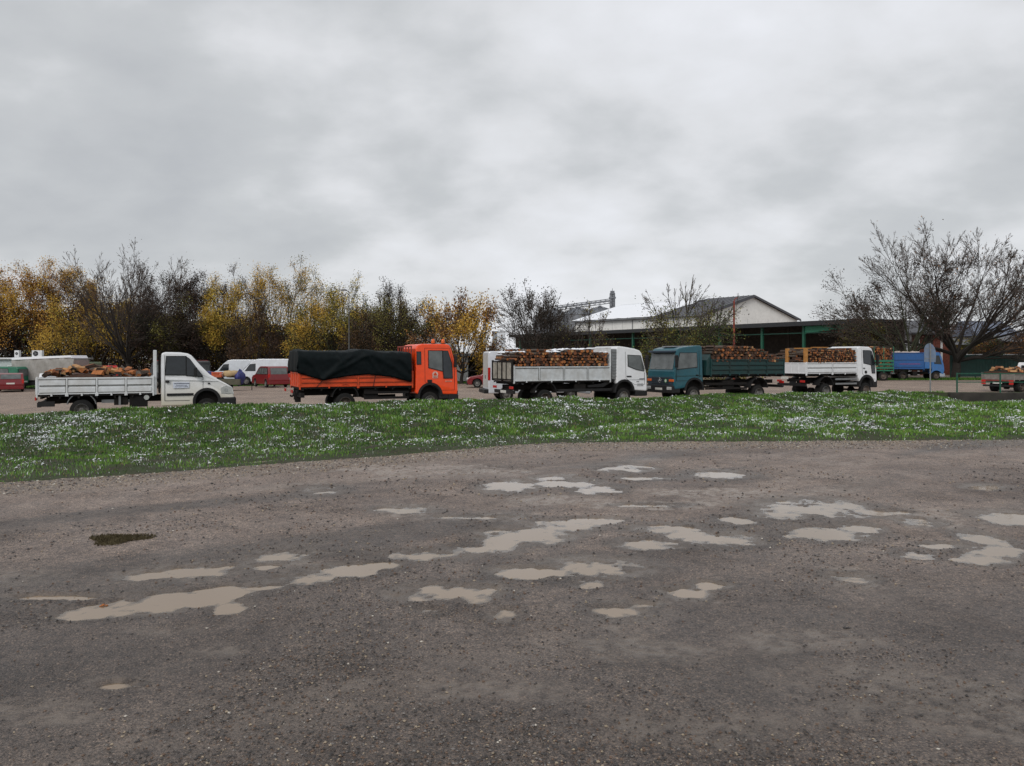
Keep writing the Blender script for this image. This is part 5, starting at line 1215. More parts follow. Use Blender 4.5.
# green trailer with wood, between the row and the blue truck
x0_, y0_ = X_(873, 67.5), 67.5; Wd = 1.9
t = empty('timber_trailer', (x0_, y0_+.8, float(G(x0_, y0_))), R(0), 'green trailer piled with red brown wood left of the blue truck', 'trailer')
gt = MB().box(0,1.75,-.95,.95,.85,.95)
for xx in (0,.85,1.7): gt.box(xx,xx+.05,-.98,-.93,.7,3.0).box(xx,xx+.05,.93,.98,.7,3.0)
for zz in (1.05,1.35,1.65): gt.box(0,1.75,-.97,-.94,zz,zz+.18).box(0,1.75,.94,.97,zz,zz+.18)
gt.build('stake_bed', GREEN, t, bevel=.01); MB().box(.1,1.65,-.5,.5,.6,.84).build('frame', CHS, t)
for s in (-1, 1): wheel(t, .85, .4, s*.98, .4, .24, s, RIMD)
stack_load(t, .05, 1.7, .97, lambda x: 2.95+.05*sin(5*x), 1.8, .16, (3,5,1,2), '', '', -1, 71, indiv=False)

go = STUFF.build('firewood', CUT+BARK); tag(go, 'firewood logs heaped and stacked on the trucks and trailer', 'firewood', kind='stuff')
print('individual logs', COUNT[0], 'stuff faces', len(STUFF.f))

# ---------------------------------------------------------------- street furniture
Ys = 39.9; x_ = X_(930.3, Ys)
t = empty('road_sign', (x_, Ys, -.12), 0, 'road sign with a blue grey plate on a thin post beside the railing', 'sign')
MB().cyl((0,0,0),(0,0,2.60),.035,n=10).build('post', GALV, t)
P = [(-.29,1.62),(.30,1.60),(.32,1.9),(.31,2.15),(.26,2.35),(.16,2.5),(.02,2.58),(-.12,2.56),(-.23,2.46),(-.29,2.30)]
MB().prism(P, .045, .06).build('plate', mat('sign_back', (.15,.20,.29), .45, var=.12, dirt=.15), t)
MB().box(-.26,.28,.036,.045,1.78,1.82).box(-.22,.26,.036,.045,2.3,2.34).build('bracket', GALV, t)
rt = empty('railing', (X_(957, 39.55), 39.55, -.08), 0, 'thin green two-rail railing along the dark culvert wall', 'railing')
for i in range(14): MB().box(i*2.22-.028,i*2.22+.028,-.028,.028,0,1.02).build('post', GREENP, rt)
for zz in (.98,.54): MB().box(-.03,29,-.02,.02,zz-.022,zz+.022).build('rail', GREENP, rt)
Yl = 60; x_ = X_(349, Yl)
t = empty('street_lamp', (x_, Yl, float(G(x_, Yl))), 0, 'tall thin street lamp rising through the yellow trees behind the orange truck', 'street lamp')
MB().cyl((0,0,0),(0,0,7.35),.06,.035,10).path([(0,0,7.35),(-.25,-.1,7.48)], .03).build('pole', mat('dark_galvanised', (.07,.072,.07), .6), t)
MB().prism([(-.62,7.42),(-.2,7.42),(-.15,7.52),(-.3,7.60),(-.6,7.54)], -.22, .02).build('lamp_head', GALV, t, bevel=.02)
Yl = 62; x_ = X_(734, Yl)
t = empty('rusty_pole', (x_, Yl, float(G(x_, Yl))), 0, 'rusty red pole with a short bent arm in front of the open shed', 'pole')
MB().cyl((0,0,0),(0,0,6.7),.09,.07,10).path([(0,0,6.7),(.08,0,6.9),(.3,0,7.0)], .04).build('pole', RUST, t); MB().cyl((.26,0,7.0),(.46,0,7.04),.06,.05,8).build('lamp_head', GALV, t)
# green panel fence with snow on its top, right
FEN = mat('fence_green', (.008,.052,.042), .5, var=.2, scale=2, dirt=.15, dirtcol=(.03,.035,.03))
Yf = 77.5; xa = X_(950.5, Yf)
t = empty('panel_fence', (xa, Yf, -.3), 0, 'long dark green sheet fence with snow on its top edge behind the grass strip', 'fence')
for i in range(8):
    p_ = MB().box(i*2.5+.05,i*2.5+2.45,-.02,.02,.12,2.32)
    for q in range(8): p_.box(i*2.5+.14+q*.3,i*2.5+.20+q*.3,-.045,-.018,.14,2.3)
    p_.build('fence_panel', FEN, t); MB().box(i*2.5-.05,i*2.5+.05,-.05,.05,0,2.36).build('fence_post', FEN, t)
s_ = MB(); rg = random.Random(2); x = 0
while x < 20: l = rg.uniform(.3,1.4); (rg.random() < .75) and s_.box(x, x+l, -.05, .06, 2.325, 2.36+rg.random()*.06); x += l
s_.build('snow_cap', SNOW, t)

# ---------------------------------------------------------------- buildings
WALLC = mat('cream_render', (.78,.77,.74), .8, var=.06, scale=.6, dirt=.15, dirtcol=(.3,.29,.27))
ROOFD = mat('dark_roof_sheet', (.055,.055,.065), .45, var=.2, scale=.7)
CON = mat('concrete_wall', (.33,.34,.34), .8, dirt=.3, dirtcol=(.18,.17,.15))
BRICK = mat('red_brick', (.15,.045,.03), .85, var=.35, scale=5)
def oriented(name, o, gx, label, cat):     # empty at o with local x along direction gx
    return empty(name, o, math.atan2(gx[1], gx[0]), label, cat)
# warehouse: local x along the gable (front right), local y along the long side away
wr_ = oriented('warehouse', (29.1, 117.5, -.3), (.8,.6), 'large pale gabled warehouse with snow on its roof, rising behind the open shed', 'warehouse')
GW, WL, EZ, AZ = 24.9, 29.4, 8.65, 12.05
MB().prism([(0,0),(GW,0),(GW,EZ-.15),(GW/2,AZ-.15),(0,EZ-.15)], 0, WL).build('walls', WALLC, wr_)
rf = MB()
rf.prism([(-.5,EZ-.14),(GW/2,AZ),(GW/2,AZ+.16),(-.55,EZ+.04)], -.45, WL+.4).prism([(GW+.5,EZ-.14),(GW/2+.001,AZ),(GW/2+.001,AZ+.16),(GW+.55,EZ+.04)], -.45, WL+.4)
r_o = rf.build('roof', ROOFD, wr_)
rs = MB()
for q in range(31):
    yy = -.3+q*(WL+.5)/30
    rs.prism([(-.5,EZ+.05),(GW/2-.02,AZ+.17),(GW/2-.02,AZ+.22),(-.5,EZ+.10)], yy-.03, yy+.03)
rs.build('roof_ribs', mat('roof_rib', (.035,.035,.042), .5), wr_)
wj = MB()
for q in range(1, 12): wj.box(-.012, .0, q*WL/12-.03, q*WL/12+.03, 0, EZ-.4)
for q in range(1, 9): wj.box(q*GW/9-.025, q*GW/9+.025, -.012, .0, 0, EZ-.3)
wj.build('panel_joints', mat('joint_grey', (.40,.40,.39), .7), wr_)
sl = (AZ-EZ)/(GW/2)
def roofz(x): return EZ+.04+(x+.55)*(AZ+.12-EZ)/(GW/2+.55)
V = []; ys_ = np.linspace(8.5, WL+.3, 50); xs_ = np.linspace(-.5, GW/2-.1, 16)
for y in ys_:
    for x in xs_:
        xx = x if y > 8 else x; V.append((x+.2*sin(y*1.7) if x < 0 else x, y+(1.6*vnoise(x*.8, 3.0, 4) if y < 9 else 0), roofz(x)+.06+.05*vnoise(x*1.2, y*1.2, 5)))
ii = np.arange(50*16).reshape(50, 16); Fc = np.stack([ii[:-1,:-1], ii[:-1,1:], ii[1:,1:], ii[1:,:-1]], -1).reshape(-1, 4)
so_ = link('roof_snow', np_mesh('roof_snow', V, Fc, smooth=True), SNOW, r_o); m_ = so_.modifiers.new('t', 'SOLIDIFY'); m_.thickness = .05
g = MB().cyl((-.62,-.4,EZ-.12),(-.62,WL+.3,EZ-.12),.09,n=8)
for yy in (.3, WL*.5, WL-.3): g.cyl((-.12,yy,0),(-.12,yy,EZ-.2),.06,n=8)
g.build('gutter', GALV, wr_)
MB().prism([(-.55,EZ-.16),(-.5,EZ-.36),(GW/2,AZ-.22),(GW+.5,EZ-.36),(GW+.55,EZ-.16),(GW/2,AZ)], -.5, -.44).build('barge_board', ROOFD, wr_)
MB().box(.02,-.03,0,0,0,0) if False else None
# open shed with green posts
sh = oriented('open_shed', (36.7, 85.6, -.3), (-.55,.835), 'long dark open-fronted shed with green posts and a flat dark roof', 'shed')
SL, SD, SZ = 66, 8.0, 6.1
WOODD = mat('dark_boards', (.035,.028,.022), .8, var=.4, scale=3)
MB().box(-2.6,SL,-SD,-SD+.15,0,SZ+.12).box(SL-.15,SL,-SD+.15,-.3,0,SZ-.1).build('back_wall', WOODD, sh)
MB().prism_x([(.9,SZ-.02),(-SD-.1,SZ+.15),(-SD-.1,SZ+.27),(.9,SZ+.12)], -2.8, SL+.3).build('roof', ROOFD, sh)
MB().box(-2.8,SL+.3,.90,.97,SZ-.38,SZ+.13).build('fascia', mat('dark_fascia', (.02,.022,.025), .6, var=.3), sh)
MB().box(0,SL,-.08,.06,SZ-1.25,SZ-1.13).build('beam', mat('dark_green_steel', (.008,.06,.04), .6), sh)
for k_, xx in enumerate((-2.3, 4.9, 10.8, 17.5, 25, 34.1, 44, 54, 64)):
    MB().box(xx-.14,xx+.14,-.14,.14,0,SZ-.05).build('post', GREENP, sh)
MB().prism([(-2.2,SZ-.4),(4.8,SZ-.4),(4.8,SZ-1.35),(4.2,SZ-1.15),(-2.2,SZ-.75)], -.05, .05).build('gusset_panel', mat('light_green_sheet', (.03,.22,.13), .5, var=.15), sh)
for xx in (10, 17, 24, 32, 40): MB().box(xx-.1,xx+.1,-4.1,-3.9,0,SZ-.1).build('inner_post', WOODD, sh)
# grain silos and conveyor
SIL = mat('silo_steel', (.17,.18,.20), .5, metal=.3, var=.2, scale=1)
Yq_ = 180
def silo(px_, r, apex_y, eave_y, lab):
    x = X_(px_, Yq_); za = CAMH-(apex_y-HY)/F*Yq_; ze = CAMH-(eave_y-HY)/F*Yq_
    t = empty('grain_silo', (x, Yq_, -.3), 0, lab, 'silo', 'grain silos under the conveyor')
    bd = MB()
    for i in range(10):
        z0_, z1_ = (ze+.3)*i/10, (ze+.3)*(i+1)/10; bd.lathe([(z0_,r),(z0_+.06,r+.05),(z1_-.01,r)], (0,0,0), 'z', 30)
    bd.build('silo_body', SIL, t, smooth=False)
    c = MB().lathe([(ze+.22,r+.15),(za-.1,.35),(za+.3,.33),(za+.3,.001)], (0,0,0), 'z', 30)
    for i in range(15):
        a = 2*pi*i/15; c.cyl((r*cos(a),r*sin(a),ze+.35),(.3*cos(a),.3*sin(a),za+.1),.05,n=4)
    c.build('silo_roof', SIL, t)
silo(600, 5.1, 305.5, 313.5, 'rightmost of the conical grain silos, beside the conveyor tower'); silo(578, 5.1, 306.5, 315, 'middle one of the conical grain silos under the conveyor'); silo(555, 5.1, 308, 317, 'leftmost of the conical grain silos, partly behind the bare bush')
t = empty('grain_conveyor', (X_(612.5,Yq_), Yq_+.2, -.3), 0, 'steel elevator tower with a truss conveyor running over the silos', 'conveyor')
tw = MB(); zt_ = CAMH-(293-HY)/F*Yq_+.3
for a_ in (-.5,.5):
    for b_ in (-.5,.5): tw.box(a_-.08,a_+.08,b_-.08,b_+.08,0,zt_)
z = 0
while z < zt_-1: tw.path([(-.5,-.5,z),(.5,-.5,z+1)], .05, 4).path([(.5,-.5,z),(-.5,-.5,z+1)], .05, 4).box(-.5,.5,-.55,-.45,z-.04,z+.04); z += 1
tw.box(-.28,.28,-.28,.28,0,zt_-.2); tw.build('tower', SIL, t)
MB().box(-.75,.75,-.6,.6,zt_-1.3,zt_-.9).box(-.45,.45,-.45,.45,zt_-.3,zt_+.5).path([(0,0,zt_+.4),(0,0,zt_+1.1)], .06).build('tower_head', SIL, t)
tr = MB(); zc = CAMH-(301-HY)/F*Yq_+.3; dz_ = -.9/22*1.0
for i in range(11):
    xa_, xb_ = -.6-i*1.12, -.6-(i+1)*1.12; za_, zb_ = zc-i*.15, zc-(i+1)*.15
    tr.cyl((xa_,0,za_+.5),(xb_,0,zb_+.5),.09,n=4).cyl((xa_,0,za_-.5),(xb_,0,zb_-.5),.09,n=4).cyl((xa_,0,za_-.5),(xb_,0,zb_+.5),.05,n=4).cyl((xa_,0,za_-.5),(xa_,0,za_+.5),.05,n=4)
tr.prism([(-.6,zc-.12),(-12.9,zc-.12-11*.15),(-12.9,zc+.25-11*.15),(-.6,zc+.25)], -.25, .25); tr.build('conveyor_truss', SIL, t)
MB().cyl((-10.5,0,zc-1.2),(-10.5,0,zc-.5),.12,n=6).box(-13,-12.7,-.2,.2,0,zc-1).build('support', SIL, t)
# pale concrete columns far off
for px_, w_, top_, m_, lab in ((501.5,1.1,331,mat('pale_column', (.62,.66,.70), .7), 'pale tall column rising behind the roof of the high white van'),(495,.8,331.5,mat('grey_column', (.22,.24,.26), .7), 'slim grey column just left of the pale one behind the high white van')):
    Yc = 125; x = X_(px_, Yc); z = CAMH-(top_-HY)/F*Yc
    o = MB().prism_x([(-.4,0),(.4,0),(.4,z+.3),(-.4,z+.3)], -w_/2, w_/2).box(-w_/2-.12,w_/2+.12,-.5,.5,z+.1,z+.35).build('tower_column', m_, None, bevel=.03); o.location = (x, Yc, -.3); tag(o, lab, 'column')
# low kiosk between the orange cab and the van
t = empty('low_kiosk', (X_(456,67), 67, -.3), 0, 'low white kiosk with a flat grey roof between the orange cab and the high van', 'kiosk')
MB().box(0,1.05,0,3.2,0,2.15).box(1.05,2.9,2.9,3.2,0,2.15).box(2.8,2.9,.1,2.9,0,2.15).build('wall', CON, t); MB().box(-.15,3.3,-.4,3.4,2.16,2.36).box(-.17,3.32,-.42,-.40,2.18,2.40).build('roof', GALV, t, bevel=.02)
MB().box(1.2,2.7,.0,.25,.85,.95).build('counter', WOODD, t); MB().box(1.06,2.79,2.2,2.3,0,2.1).build('dark_shutter', WOODD, t)
# white hut at the left with air conditioners on its roof
Yb_ = 70; gz = float(G(-45, 70))
t = empty('market_hut', (X_(-60,Yb_), Yb_, gz), 0, 'long low white hut with a flat roof at the left edge behind the covered trailer', 'hut')
Lh = X_(66,Yb_)-X_(-60,Yb_)
MB().box(0,Lh,0,4,0,2.42).build('wall', mat('pale_blue_wall', (.45,.52,.52), .7, dirt=.1), t); MB().box(-.2,Lh+.2,-.3,4.2,2.43,2.58).build('roof', WHITE_D, t, bevel=.02)
for xx in (6.2, 8.6): w_o = MB().box(xx,xx+1.2,-.03,.0,.9,1.8).build('window', GLASS, t); MB().box(xx-.06,xx+1.26,-.05,-.031,.84,.9).box(xx-.06,xx+1.26,-.05,-.031,1.8,1.86).build('window_frame', WHITE, w_o)
for px_, w_, lab in ((14.2,.42,'small upright air conditioner on the roof of the low white hut'),(34.5,.92,'wide air conditioner with a round fan on the roof of the low white hut')):
    a_ = empty('air_conditioner', (X_(px_,Yb_), Yb_+.5, gz+2.585), 0, lab, 'air conditioner')
    MB().box(-w_/2,w_/2,-.16,.16,.05,.66).box(-w_/2+.05,-w_/2+.12,-.14,.14,0,.05).box(w_/2-.12,w_/2-.05,-.14,.14,0,.05).build('casing', WHITE_D, a_, bevel=.015)
    fx = -w_*.12 if w_ > .5 else 0; rr = .24 if w_ > .5 else .13
    f_ = MB().cyl((fx,-.175,.37),(fx,-.155,.37),rr,n=20).build('fan_grille', BLK, a_)
    bl = MB()
    for i in range(5): an = 2*pi*i/5; bl.cyl((fx,-.18,.37),(fx+rr*.9*cos(an),-.18,.37+rr*.9*sin(an)),.02,n=4)
    bl.build('fan_blades', GALV, f_)
# brick and white row building, right
Yr = 91
t = empty('brick_row_building', (X_(862,Yr), Yr, -.3), 0, 'low building of red brick and white panels behind the green trailer and blue truck', 'building')
ws_ = [(862,873,1),(873,882,2),(882,893,1),(893,903,2),(903,912,1),(912,925,2),(925,933,0),(933,950,2)]
ms = [WOODD, WHITE_D, BRICK]
for k_ in range(3):
    mb = MB()
    for a_, b_, q in ws_:
        if q == k_: mb.box(X_(a_,Yr)-X_(862,Yr)+.01, X_(b_,Yr)-X_(862,Yr)-.01, (0 if k_ != 1 else .05), .35, 0, 4.75)
    mb.build(['dark_door','white_panel','brick_wall'][k_], ms[k_], t)
LR = X_(950,Yr)-X_(862,Yr)
MB().box(0,LR,.36,6,0,4.7).build('rear_walls', CON, t); MB().prism_x([(-.8,4.78),(7,4.78),(7,5.0),(3.2,6.6),(-.8,5.0)], -.3, LR+.3).build('roof', ROOFD, t)
wn = MB()
for a_, b_, q in ws_:
    if q == 2: c = (X_(a_,Yr)+X_(b_,Yr))/2-X_(862,Yr); wn.box(c-.12,c+.12,-.03,-.002,0,4.6)
wn.build('pilaster', WHITE_D, t)
# house with the blue-grey roof at the right edge, and its neighbours
def house(px0, px1, Yh, zw, zr, wall, roof, lab, wins, depth=8, gable=False, name='house', cat='house'):
    x0, x1 = X_(px0,Yh), X_(px1,Yh); L = x1-x0
    t = empty(name, (x0, Yh, -.3), 0, lab, cat)
    MB().box(0,L,0,depth,0,zw).build('wall', wall, t)
    if gable: MB().prism([(-.3,zw),(L+.3,zw),(L/2,zr)], -.3, depth+.3).build('roof', roof, t)
    else: MB().prism_x([(-.5,zw-.05),(depth+.5,zw-.05),(depth/2,zr)], -.4, L+.4).build('roof', roof, t)
    for wx, wz, ww, wh in wins:
        o = MB().box(wx-ww/2,wx+ww/2,-.04,.02,wz,wz+wh).build('window', GLASS, t)
        MB().box(wx-ww/2-.08,wx+ww/2+.08,-.07,-.041,wz-.08,wz).box(wx-ww/2-.08,wx+ww/2+.08,-.07,-.041,wz+wh,wz+wh+.08).box(wx-ww/2-.08,wx-ww/2,-.07,-.041,wz,wz+wh).box(wx+ww/2,wx+ww/2+.08,-.07,-.041,wz,wz+wh).build('window_frame', WHITE_D, o)
    return t
YELW = mat('yellow_render', (.42,.30,.08), .8, var=.15); GRW = mat('grey_render', (.20,.19,.18), .8, var=.2)
SLATE = mat('blue_slate', (.10,.12,.17), .5, var=.3)
house(981,1018,98,4.9,6.9,GRW,SLATE,'grey house with a blue slate roof behind the long green fence',[(1.2,2.6,.9,1.2),(3.4,2.6,.9,1.2)])
house(957,972,90,3.6,4.4,YELW,ROOFD,'small yellow outbuilding above the left part of the green fence',[(1,1.6,.6,.8)])
house(1008,1070,88,3.9,4.7,mat('brown_render', (.16,.10,.07), .8, var=.3),ROOFD,'brown low outbuilding at the right edge above the green fence',[(1.5,2.0,1.4,1.0)], name='outbuilding', cat='outbuilding')
house(973,1007,93,3.5,4.3,GRW,ROOFD,'dark grey low garage above the middle of the green fence',[(2,1.8,1.0,.9)], name='garage', cat='garage')
# ---------------------------------------------------------------- trees
def rvec(rg): 
    a = rg.uniform(0, 2*pi); z = rg.uniform(-1, 1); q = math.sqrt(1-z*z); return np.array([q*cos(a), q*sin(a), z])
def grow_tree(rg, Ht, spread, trunk_h, nl, lean=(0,0), r0=None, levels=4, up=.25, kids=(6,6,5), multi=False, droop=0, wig=.12):
    segs = [[] for _ in range(levels+1)]; tips = []
    r0 = r0 or Ht*.022
    def branch(p, d, L, r, lv):
        n = 5 if lv < 2 else 3; pts = [p]; rs = [r]; dd = d.copy()
        for i in range(n):
            dd = dd+rvec(rg)*(wig if lv < 2 else wig*.5)+np.array([0,0,(up if lv > 0 else 0)/n*(1 if lv < 3 else .4)-droop*(.25 if lv > 1 else 0)])
            dd /= np.linalg.norm(dd); p = p+dd*L/n; pts.append(p); rs.append(r*(1-.72*(i+1)/n) if lv > 0 else r*(1-.35*(i+1)/n))
        for i in range(n): segs[lv].append((pts[i], pts[i+1], rs[i], rs[i+1]))
        if lv >= levels-1:
            tips.extend(pts[1:]); 
        if lv == levels: return
        k = kids[min(lv, len(kids)-1)] if lv > 0 else nl
        for j in range(k):
            f = (rg.uniform(.18, .98) if lv > 0 else rg.uniform(.55 if not multi else .05, 1.0))
            if j == 0: f = 1.0
            q = f*n; i0 = min(n-1, int(q)); a = q-i0; base = pts[i0]*(1-a)+pts[i0+1]*a; rb = (rs[i0]*(1-a)+rs[i0+1]*a)
            if lv == 0:
                az = 2*pi*j/k*2.4+rg.uniform(-.4,.4); el_ = rg.uniform(.35, 1.25) if j else 1.45
                nd = np.array([cos(az)*cos(el_)*spread+lean[0], sin(az)*cos(el_)*spread+lean[1], sin(el_)]); nd /= np.linalg.norm(nd)
                nL = (Ht-trunk_h)*rg.uniform(.85, 1.0)*(.60+.4*sin(el_))*(1 if j else .86)
                branch(base, nd, nL, rb*rg.uniform(.5,.72), 1)
            else:
                perp = np.cross(dd, rvec(rg)); perp /= np.linalg.norm(perp)+1e-6
                an = rg.uniform(.28, .72) if j else .12
                di = pts[i0+1]-pts[i0]; di /= np.linalg.norm(di); nd = di*cos(an)+perp*sin(an); nd /= np.linalg.norm(nd)
                branch(base, nd, L*(rg.uniform(.48, .70) if lv < 3 else rg.uniform(.40, .62))*(1.15-.5*f), max(rb*.55, .004), lv+1)
    branch(np.array([0.,0.,-.1]), np.array([lean[0]*.3, lean[1]*.3, 1.]), trunk_h, r0, 0)
    return segs, np.array(tips)
def tubes(segs, k, rmin=0.0):
    if not segs: return np.zeros((0,3)), np.zeros((0,4), int)
    P0 = np.array([s[0] for s in segs]); P1 = np.array([s[1] for s in segs]); A = np.maximum([s[2] for s in segs], rmin); B = np.maximum([s[3] for s in segs], rmin)
    d = P1-P0; d /= np.linalg.norm(d, axis=1)[:,None]+1e-9
    up = np.where(np.abs(d[:,2:3]) < .9, np.array([[0,0,1.]]), np.array([[1.,0,0]])); a = np.cross(d, up); a /= np.linalg.norm(a, axis=1)[:,None]; b = np.cross(d, a)
    V = []
    for j in range(k):
        t = 2*pi*j/k; o = cos(t)*a+sin(t)*b; V += [P0+o*A[:,None], P1+o*B[:,None]]
    V = np.stack(V, 1).reshape(-1, 3); n = len(segs); base = 2*k*np.arange(n)[:,None]
    Fc = np.concatenate([base+np.array([[2*j, 2*((j+1)%k), 2*((j+1)%k)+1, 2*j+1]]) for j in range(k)], 1).reshape(-1, 4)
    return V, Fc
def leaves(tips, n, size, seed, spread=.35, low=None):
    r = np.random.default_rng(seed); c = tips[r.integers(0, len(tips), n)]+r.normal(0, spread, (n, 3))
    a = r.normal(size=(n,3)); a /= np.linalg.norm(a, axis=1)[:,None]; b = np.cross(a, r.normal(size=(n,3))); b /= np.linalg.norm(b, axis=1)[:,None]
    s = size*(.5+r.random(n))[:,None]
    V = np.stack([c-a*s, c-b*s*.6, c+a*s, c+b*s*.6], 1).reshape(-1, 3); return V, (4*np.arange(n)[:,None]+np.array([[0,1,2,3]])), c
LM = {k_: leafmat('leaf_'+k_, c) for k_, c in dict(orange=(.44,.22,.04), gold=(.47,.29,.045), yellow=(.52,.39,.065), olive=(.17,.155,.035), brown=(.085,.047,.022), maroon=(.06,.034,.026), dark=(.022,.019,.012), green=(.05,.075,.018), rust=(.21,.095,.028)).items()}
def tree(label, px_, Yt, top_y, width_px, mats, nleaf, lsize, seed, name='tree', spread=1.0, trunk=.28, nl=7, lean=(0,0), r0=None, levels=4, kids=(6,6,5), multi=False, droop=0, up=.12, twig=.014, group=None, bark=TRUNK, lspread=.30, leafclip=None, wts=None, zb=None):
    x = X_(px_, Yt); gz = float(G(x, Yt)) if zb is None else zb; top = CAMH-(top_y-HY)/F*Yt
    Ht = top-gz; rg = random.Random(seed)
    segs, tips = grow_tree(rg, Ht, spread, Ht*trunk, nl, lean, r0, levels, up, kids, multi, droop)
    # fit the grown height and width to the tree in the picture
    zmax = np.percentile(tips[:,2], 99.5); wx = (np.percentile(tips[:,0], 98)-np.percentile(tips[:,0], 2)); sz_ = Ht/zmax; sx_ = (width_px/F*Yt)/wx
    S_ = np.array([sx_, sx_, sz_])
    fit = lambda sg: [(a*S_, b*S_, c, d) for a, b, c, d in sg]
    tips = tips*S_
    t = empty(name, (x, Yt, gz), 0, label, 'tree', group)
    V0, F0 = tubes(fit(segs[0]), 9); V1, F1 = tubes(fit(segs[1]+segs[2]), 5, .02)
    me_ = np_mesh('trunk', np.concatenate([V0, V1]), np.concatenate([F0, F1+len(V0)]), smooth=True); link('trunk', me_, bark, t)
    V2, F2 = tubes(fit(sum(segs[3:], [])), 3, twig)
    Vl, Fl = np.zeros((0,3)), np.zeros((0,4), int)
    mi = np.zeros(len(F2), int)
    if nleaf:
        tp = tips if leafclip is None else tips[leafclip(tips, Ht)]
        Vl, Fl, c = leaves(tp, nleaf, lsize, seed, lspread)
        q = vnoise(c[:,0]*.8+seed, c[:,2]*.8+c[:,1]*.5, seed)*.7+.3*np.random.default_rng(seed).random(len(c))
        nm = len(mats); mi = np.concatenate([mi, 1+np.clip((q*nm*1.25-.12*nm).astype(int), 0, nm-1)])
    me_ = np_mesh('crown', np.concatenate([V2, Vl]), np.concatenate([F2, Fl+len(V2)]), mi)
    link('crown', me_, [TWIG]+[LM[m_] for m_ in mats], t)
    return t
GL = 'autumn trees behind the parked vans'
T = tree
T('orange leaved tree at the far left edge', 14, 80, 261, 80, ('rust','orange','orange','gold'), 25200, 0.065, 101, group=GL)
T('golden tree right of the orange tree at the left edge', 52, 82, 268, 80, ('rust','gold','gold','orange'), 23800, 0.065, 102, group=GL)
T('low bushy yellow gold tree above the grey covered trailer', 92, 78, 300, 72, ('olive','gold','gold','yellow'), 19600, 0.059, 103, group=GL, trunk=.12, multi=True)
T('thin golden tree behind the tall bare tree', 96, 86, 276, 65, ('gold','gold','rust'), 18200, 0.065, 104, group=GL)
T('tallest bare tree, its dark trunk rising behind the leftmost truck bed', 128, 73, 246, 114, ('brown','maroon'), 1500, 0.06, 105, name='bare_tree', spread=1.0, trunk=.3, nl=12, r0=.30, levels=5, kids=(7,6,5,4), twig=.012, up=.15)
T('purplish brown tree right of the tallest bare tree', 163, 80, 268, 80, ('dark','maroon','brown'), 16800, 0.054, 106, group=GL)
T('dark dense tree behind the cab of the leftmost truck', 192, 79, 275, 80, ('dark','maroon','dark','brown'), 28000, 0.059, 107, group=GL, trunk=.16)
T('low dark olive tree just above the leftmost truck cab', 176, 76, 300, 78, ('dark','dark','olive','brown'), 22400, 0.059, 108, group=GL, trunk=.12)
T('yellow tree above the tan bundle on the open trailer', 228, 78, 281, 64, ('olive','gold','yellow','gold'), 23800, 0.059, 109, group=GL, trunk=.18)
T('slim twiggy tree poking above the yellow tree', 240, 84, 266, 52, ('maroon','brown','gold'), 7279, 0.050, 110, group=GL)
T('large brown and gold tree above the dark red people carrier', 285, 76, 261, 96, ('brown','olive','gold','gold'), 26600, 0.057, 111, group=GL, trunk=.22, nl=9)
T('dark brown tree left of the large brown and gold tree', 257, 74, 292, 57, ('dark','brown','maroon'), 18200, 0.054, 112, group=GL, trunk=.18)
T('upright yellow green tree with bare upper branches around the street lamp', 336, 77, 274, 85, ('olive','olive','yellow','gold'), 19600, 0.059, 113, group=GL, trunk=.12, nl=9, multi=True, up=.6, spread=.8, bark=TRUNKG)
T('yellow green tree right of the street lamp', 358, 82, 297, 57, ('olive','green','yellow'), 15399, 0.059, 114, group=GL)
T('dark low tree between the yellow green trees and the orange cab', 372, 74, 310, 67, ('dark','brown','dark'), 22400, 0.054, 115, group=GL, trunk=.14)
T('weeping dark topped birch above the tarpaulin', 391, 86, 282, 30, ('dark','dark'), 7000, 0.062, 116, name='birch_tree', droop=.5, spread=.6)
T('rounded dark tree with olive lower leaves left of the orange cab', 401, 73, 299, 67, ('dark','brown','olive','dark'), 26600, 0.054, 117, group=GL, trunk=.18)
T('small grey twiggy tree between the dark tree and the brown one', 431, 84, 313, 39, ('dark','brown'), 6160, 0.050, 118, group=GL)
T('round brown and gold tree directly behind the orange cab', 461, 64, 296, 78, ('brown','rust','gold','gold'), 13000, 0.075, 119, trunk=.24, nl=9, spread=1.1)
T('yellow sapling tree right of the brown and gold tree', 484, 68, 331, 20, ('gold','yellow','brown'), 900, 0.07, 120)
T('dark bushy bare tree above the rear of the log truck', 541, 76, 289, 88, ('dark','dark'), 9000, 0.065, 121, name='bare_tree', trunk=.08, nl=14, multi=True, r0=.16, levels=5, kids=(6,6,5,4), twig=.013, up=.1)
T('small bare tree with sparse olive leaves left of the warehouse wall', 588, 74, 305, 60, ('dark','olive','brown'), 1500, 0.07, 122, name='bare_tree', trunk=.15, nl=8, r0=.12, multi=True)
T('sparse tree with greenish lower leaves above the teal cab', 684, 58, 281, 84, ('dark','olive','green','dark'), 15000, 0.055, 123, name='apple_tree', trunk=.2, nl=12, r0=.13, spread=1.7, up=.0, droop=.10, levels=4, kids=(7,6,5), bark=TRUNKG, leafclip=lambda p, h: p[:,2] < h*(.45+.4*np.random.default_rng(1).random(len(p))))
T('large spreading bare tree with a few rust leaves behind the blue truck', 955, 76, 233, 190, ('brown','rust','dark'), 2600, 0.07, 124, name='large_bare_tree', trunk=.2, nl=14, r0=.45, levels=5, kids=(8,7,6,5), twig=.013, spread=1.5, up=.14)
T('smaller dark leaved tree leaning left over the end of the shed', 905, 74, 262, 120, ('dark','dark','maroon'), 12000, 0.07, 125, name='leaning_tree', trunk=.26, nl=11, r0=.26, lean=(-.22,0), levels=5, kids=(7,6,5,3), twig=.014, droop=.12, bark=TRUNKG)
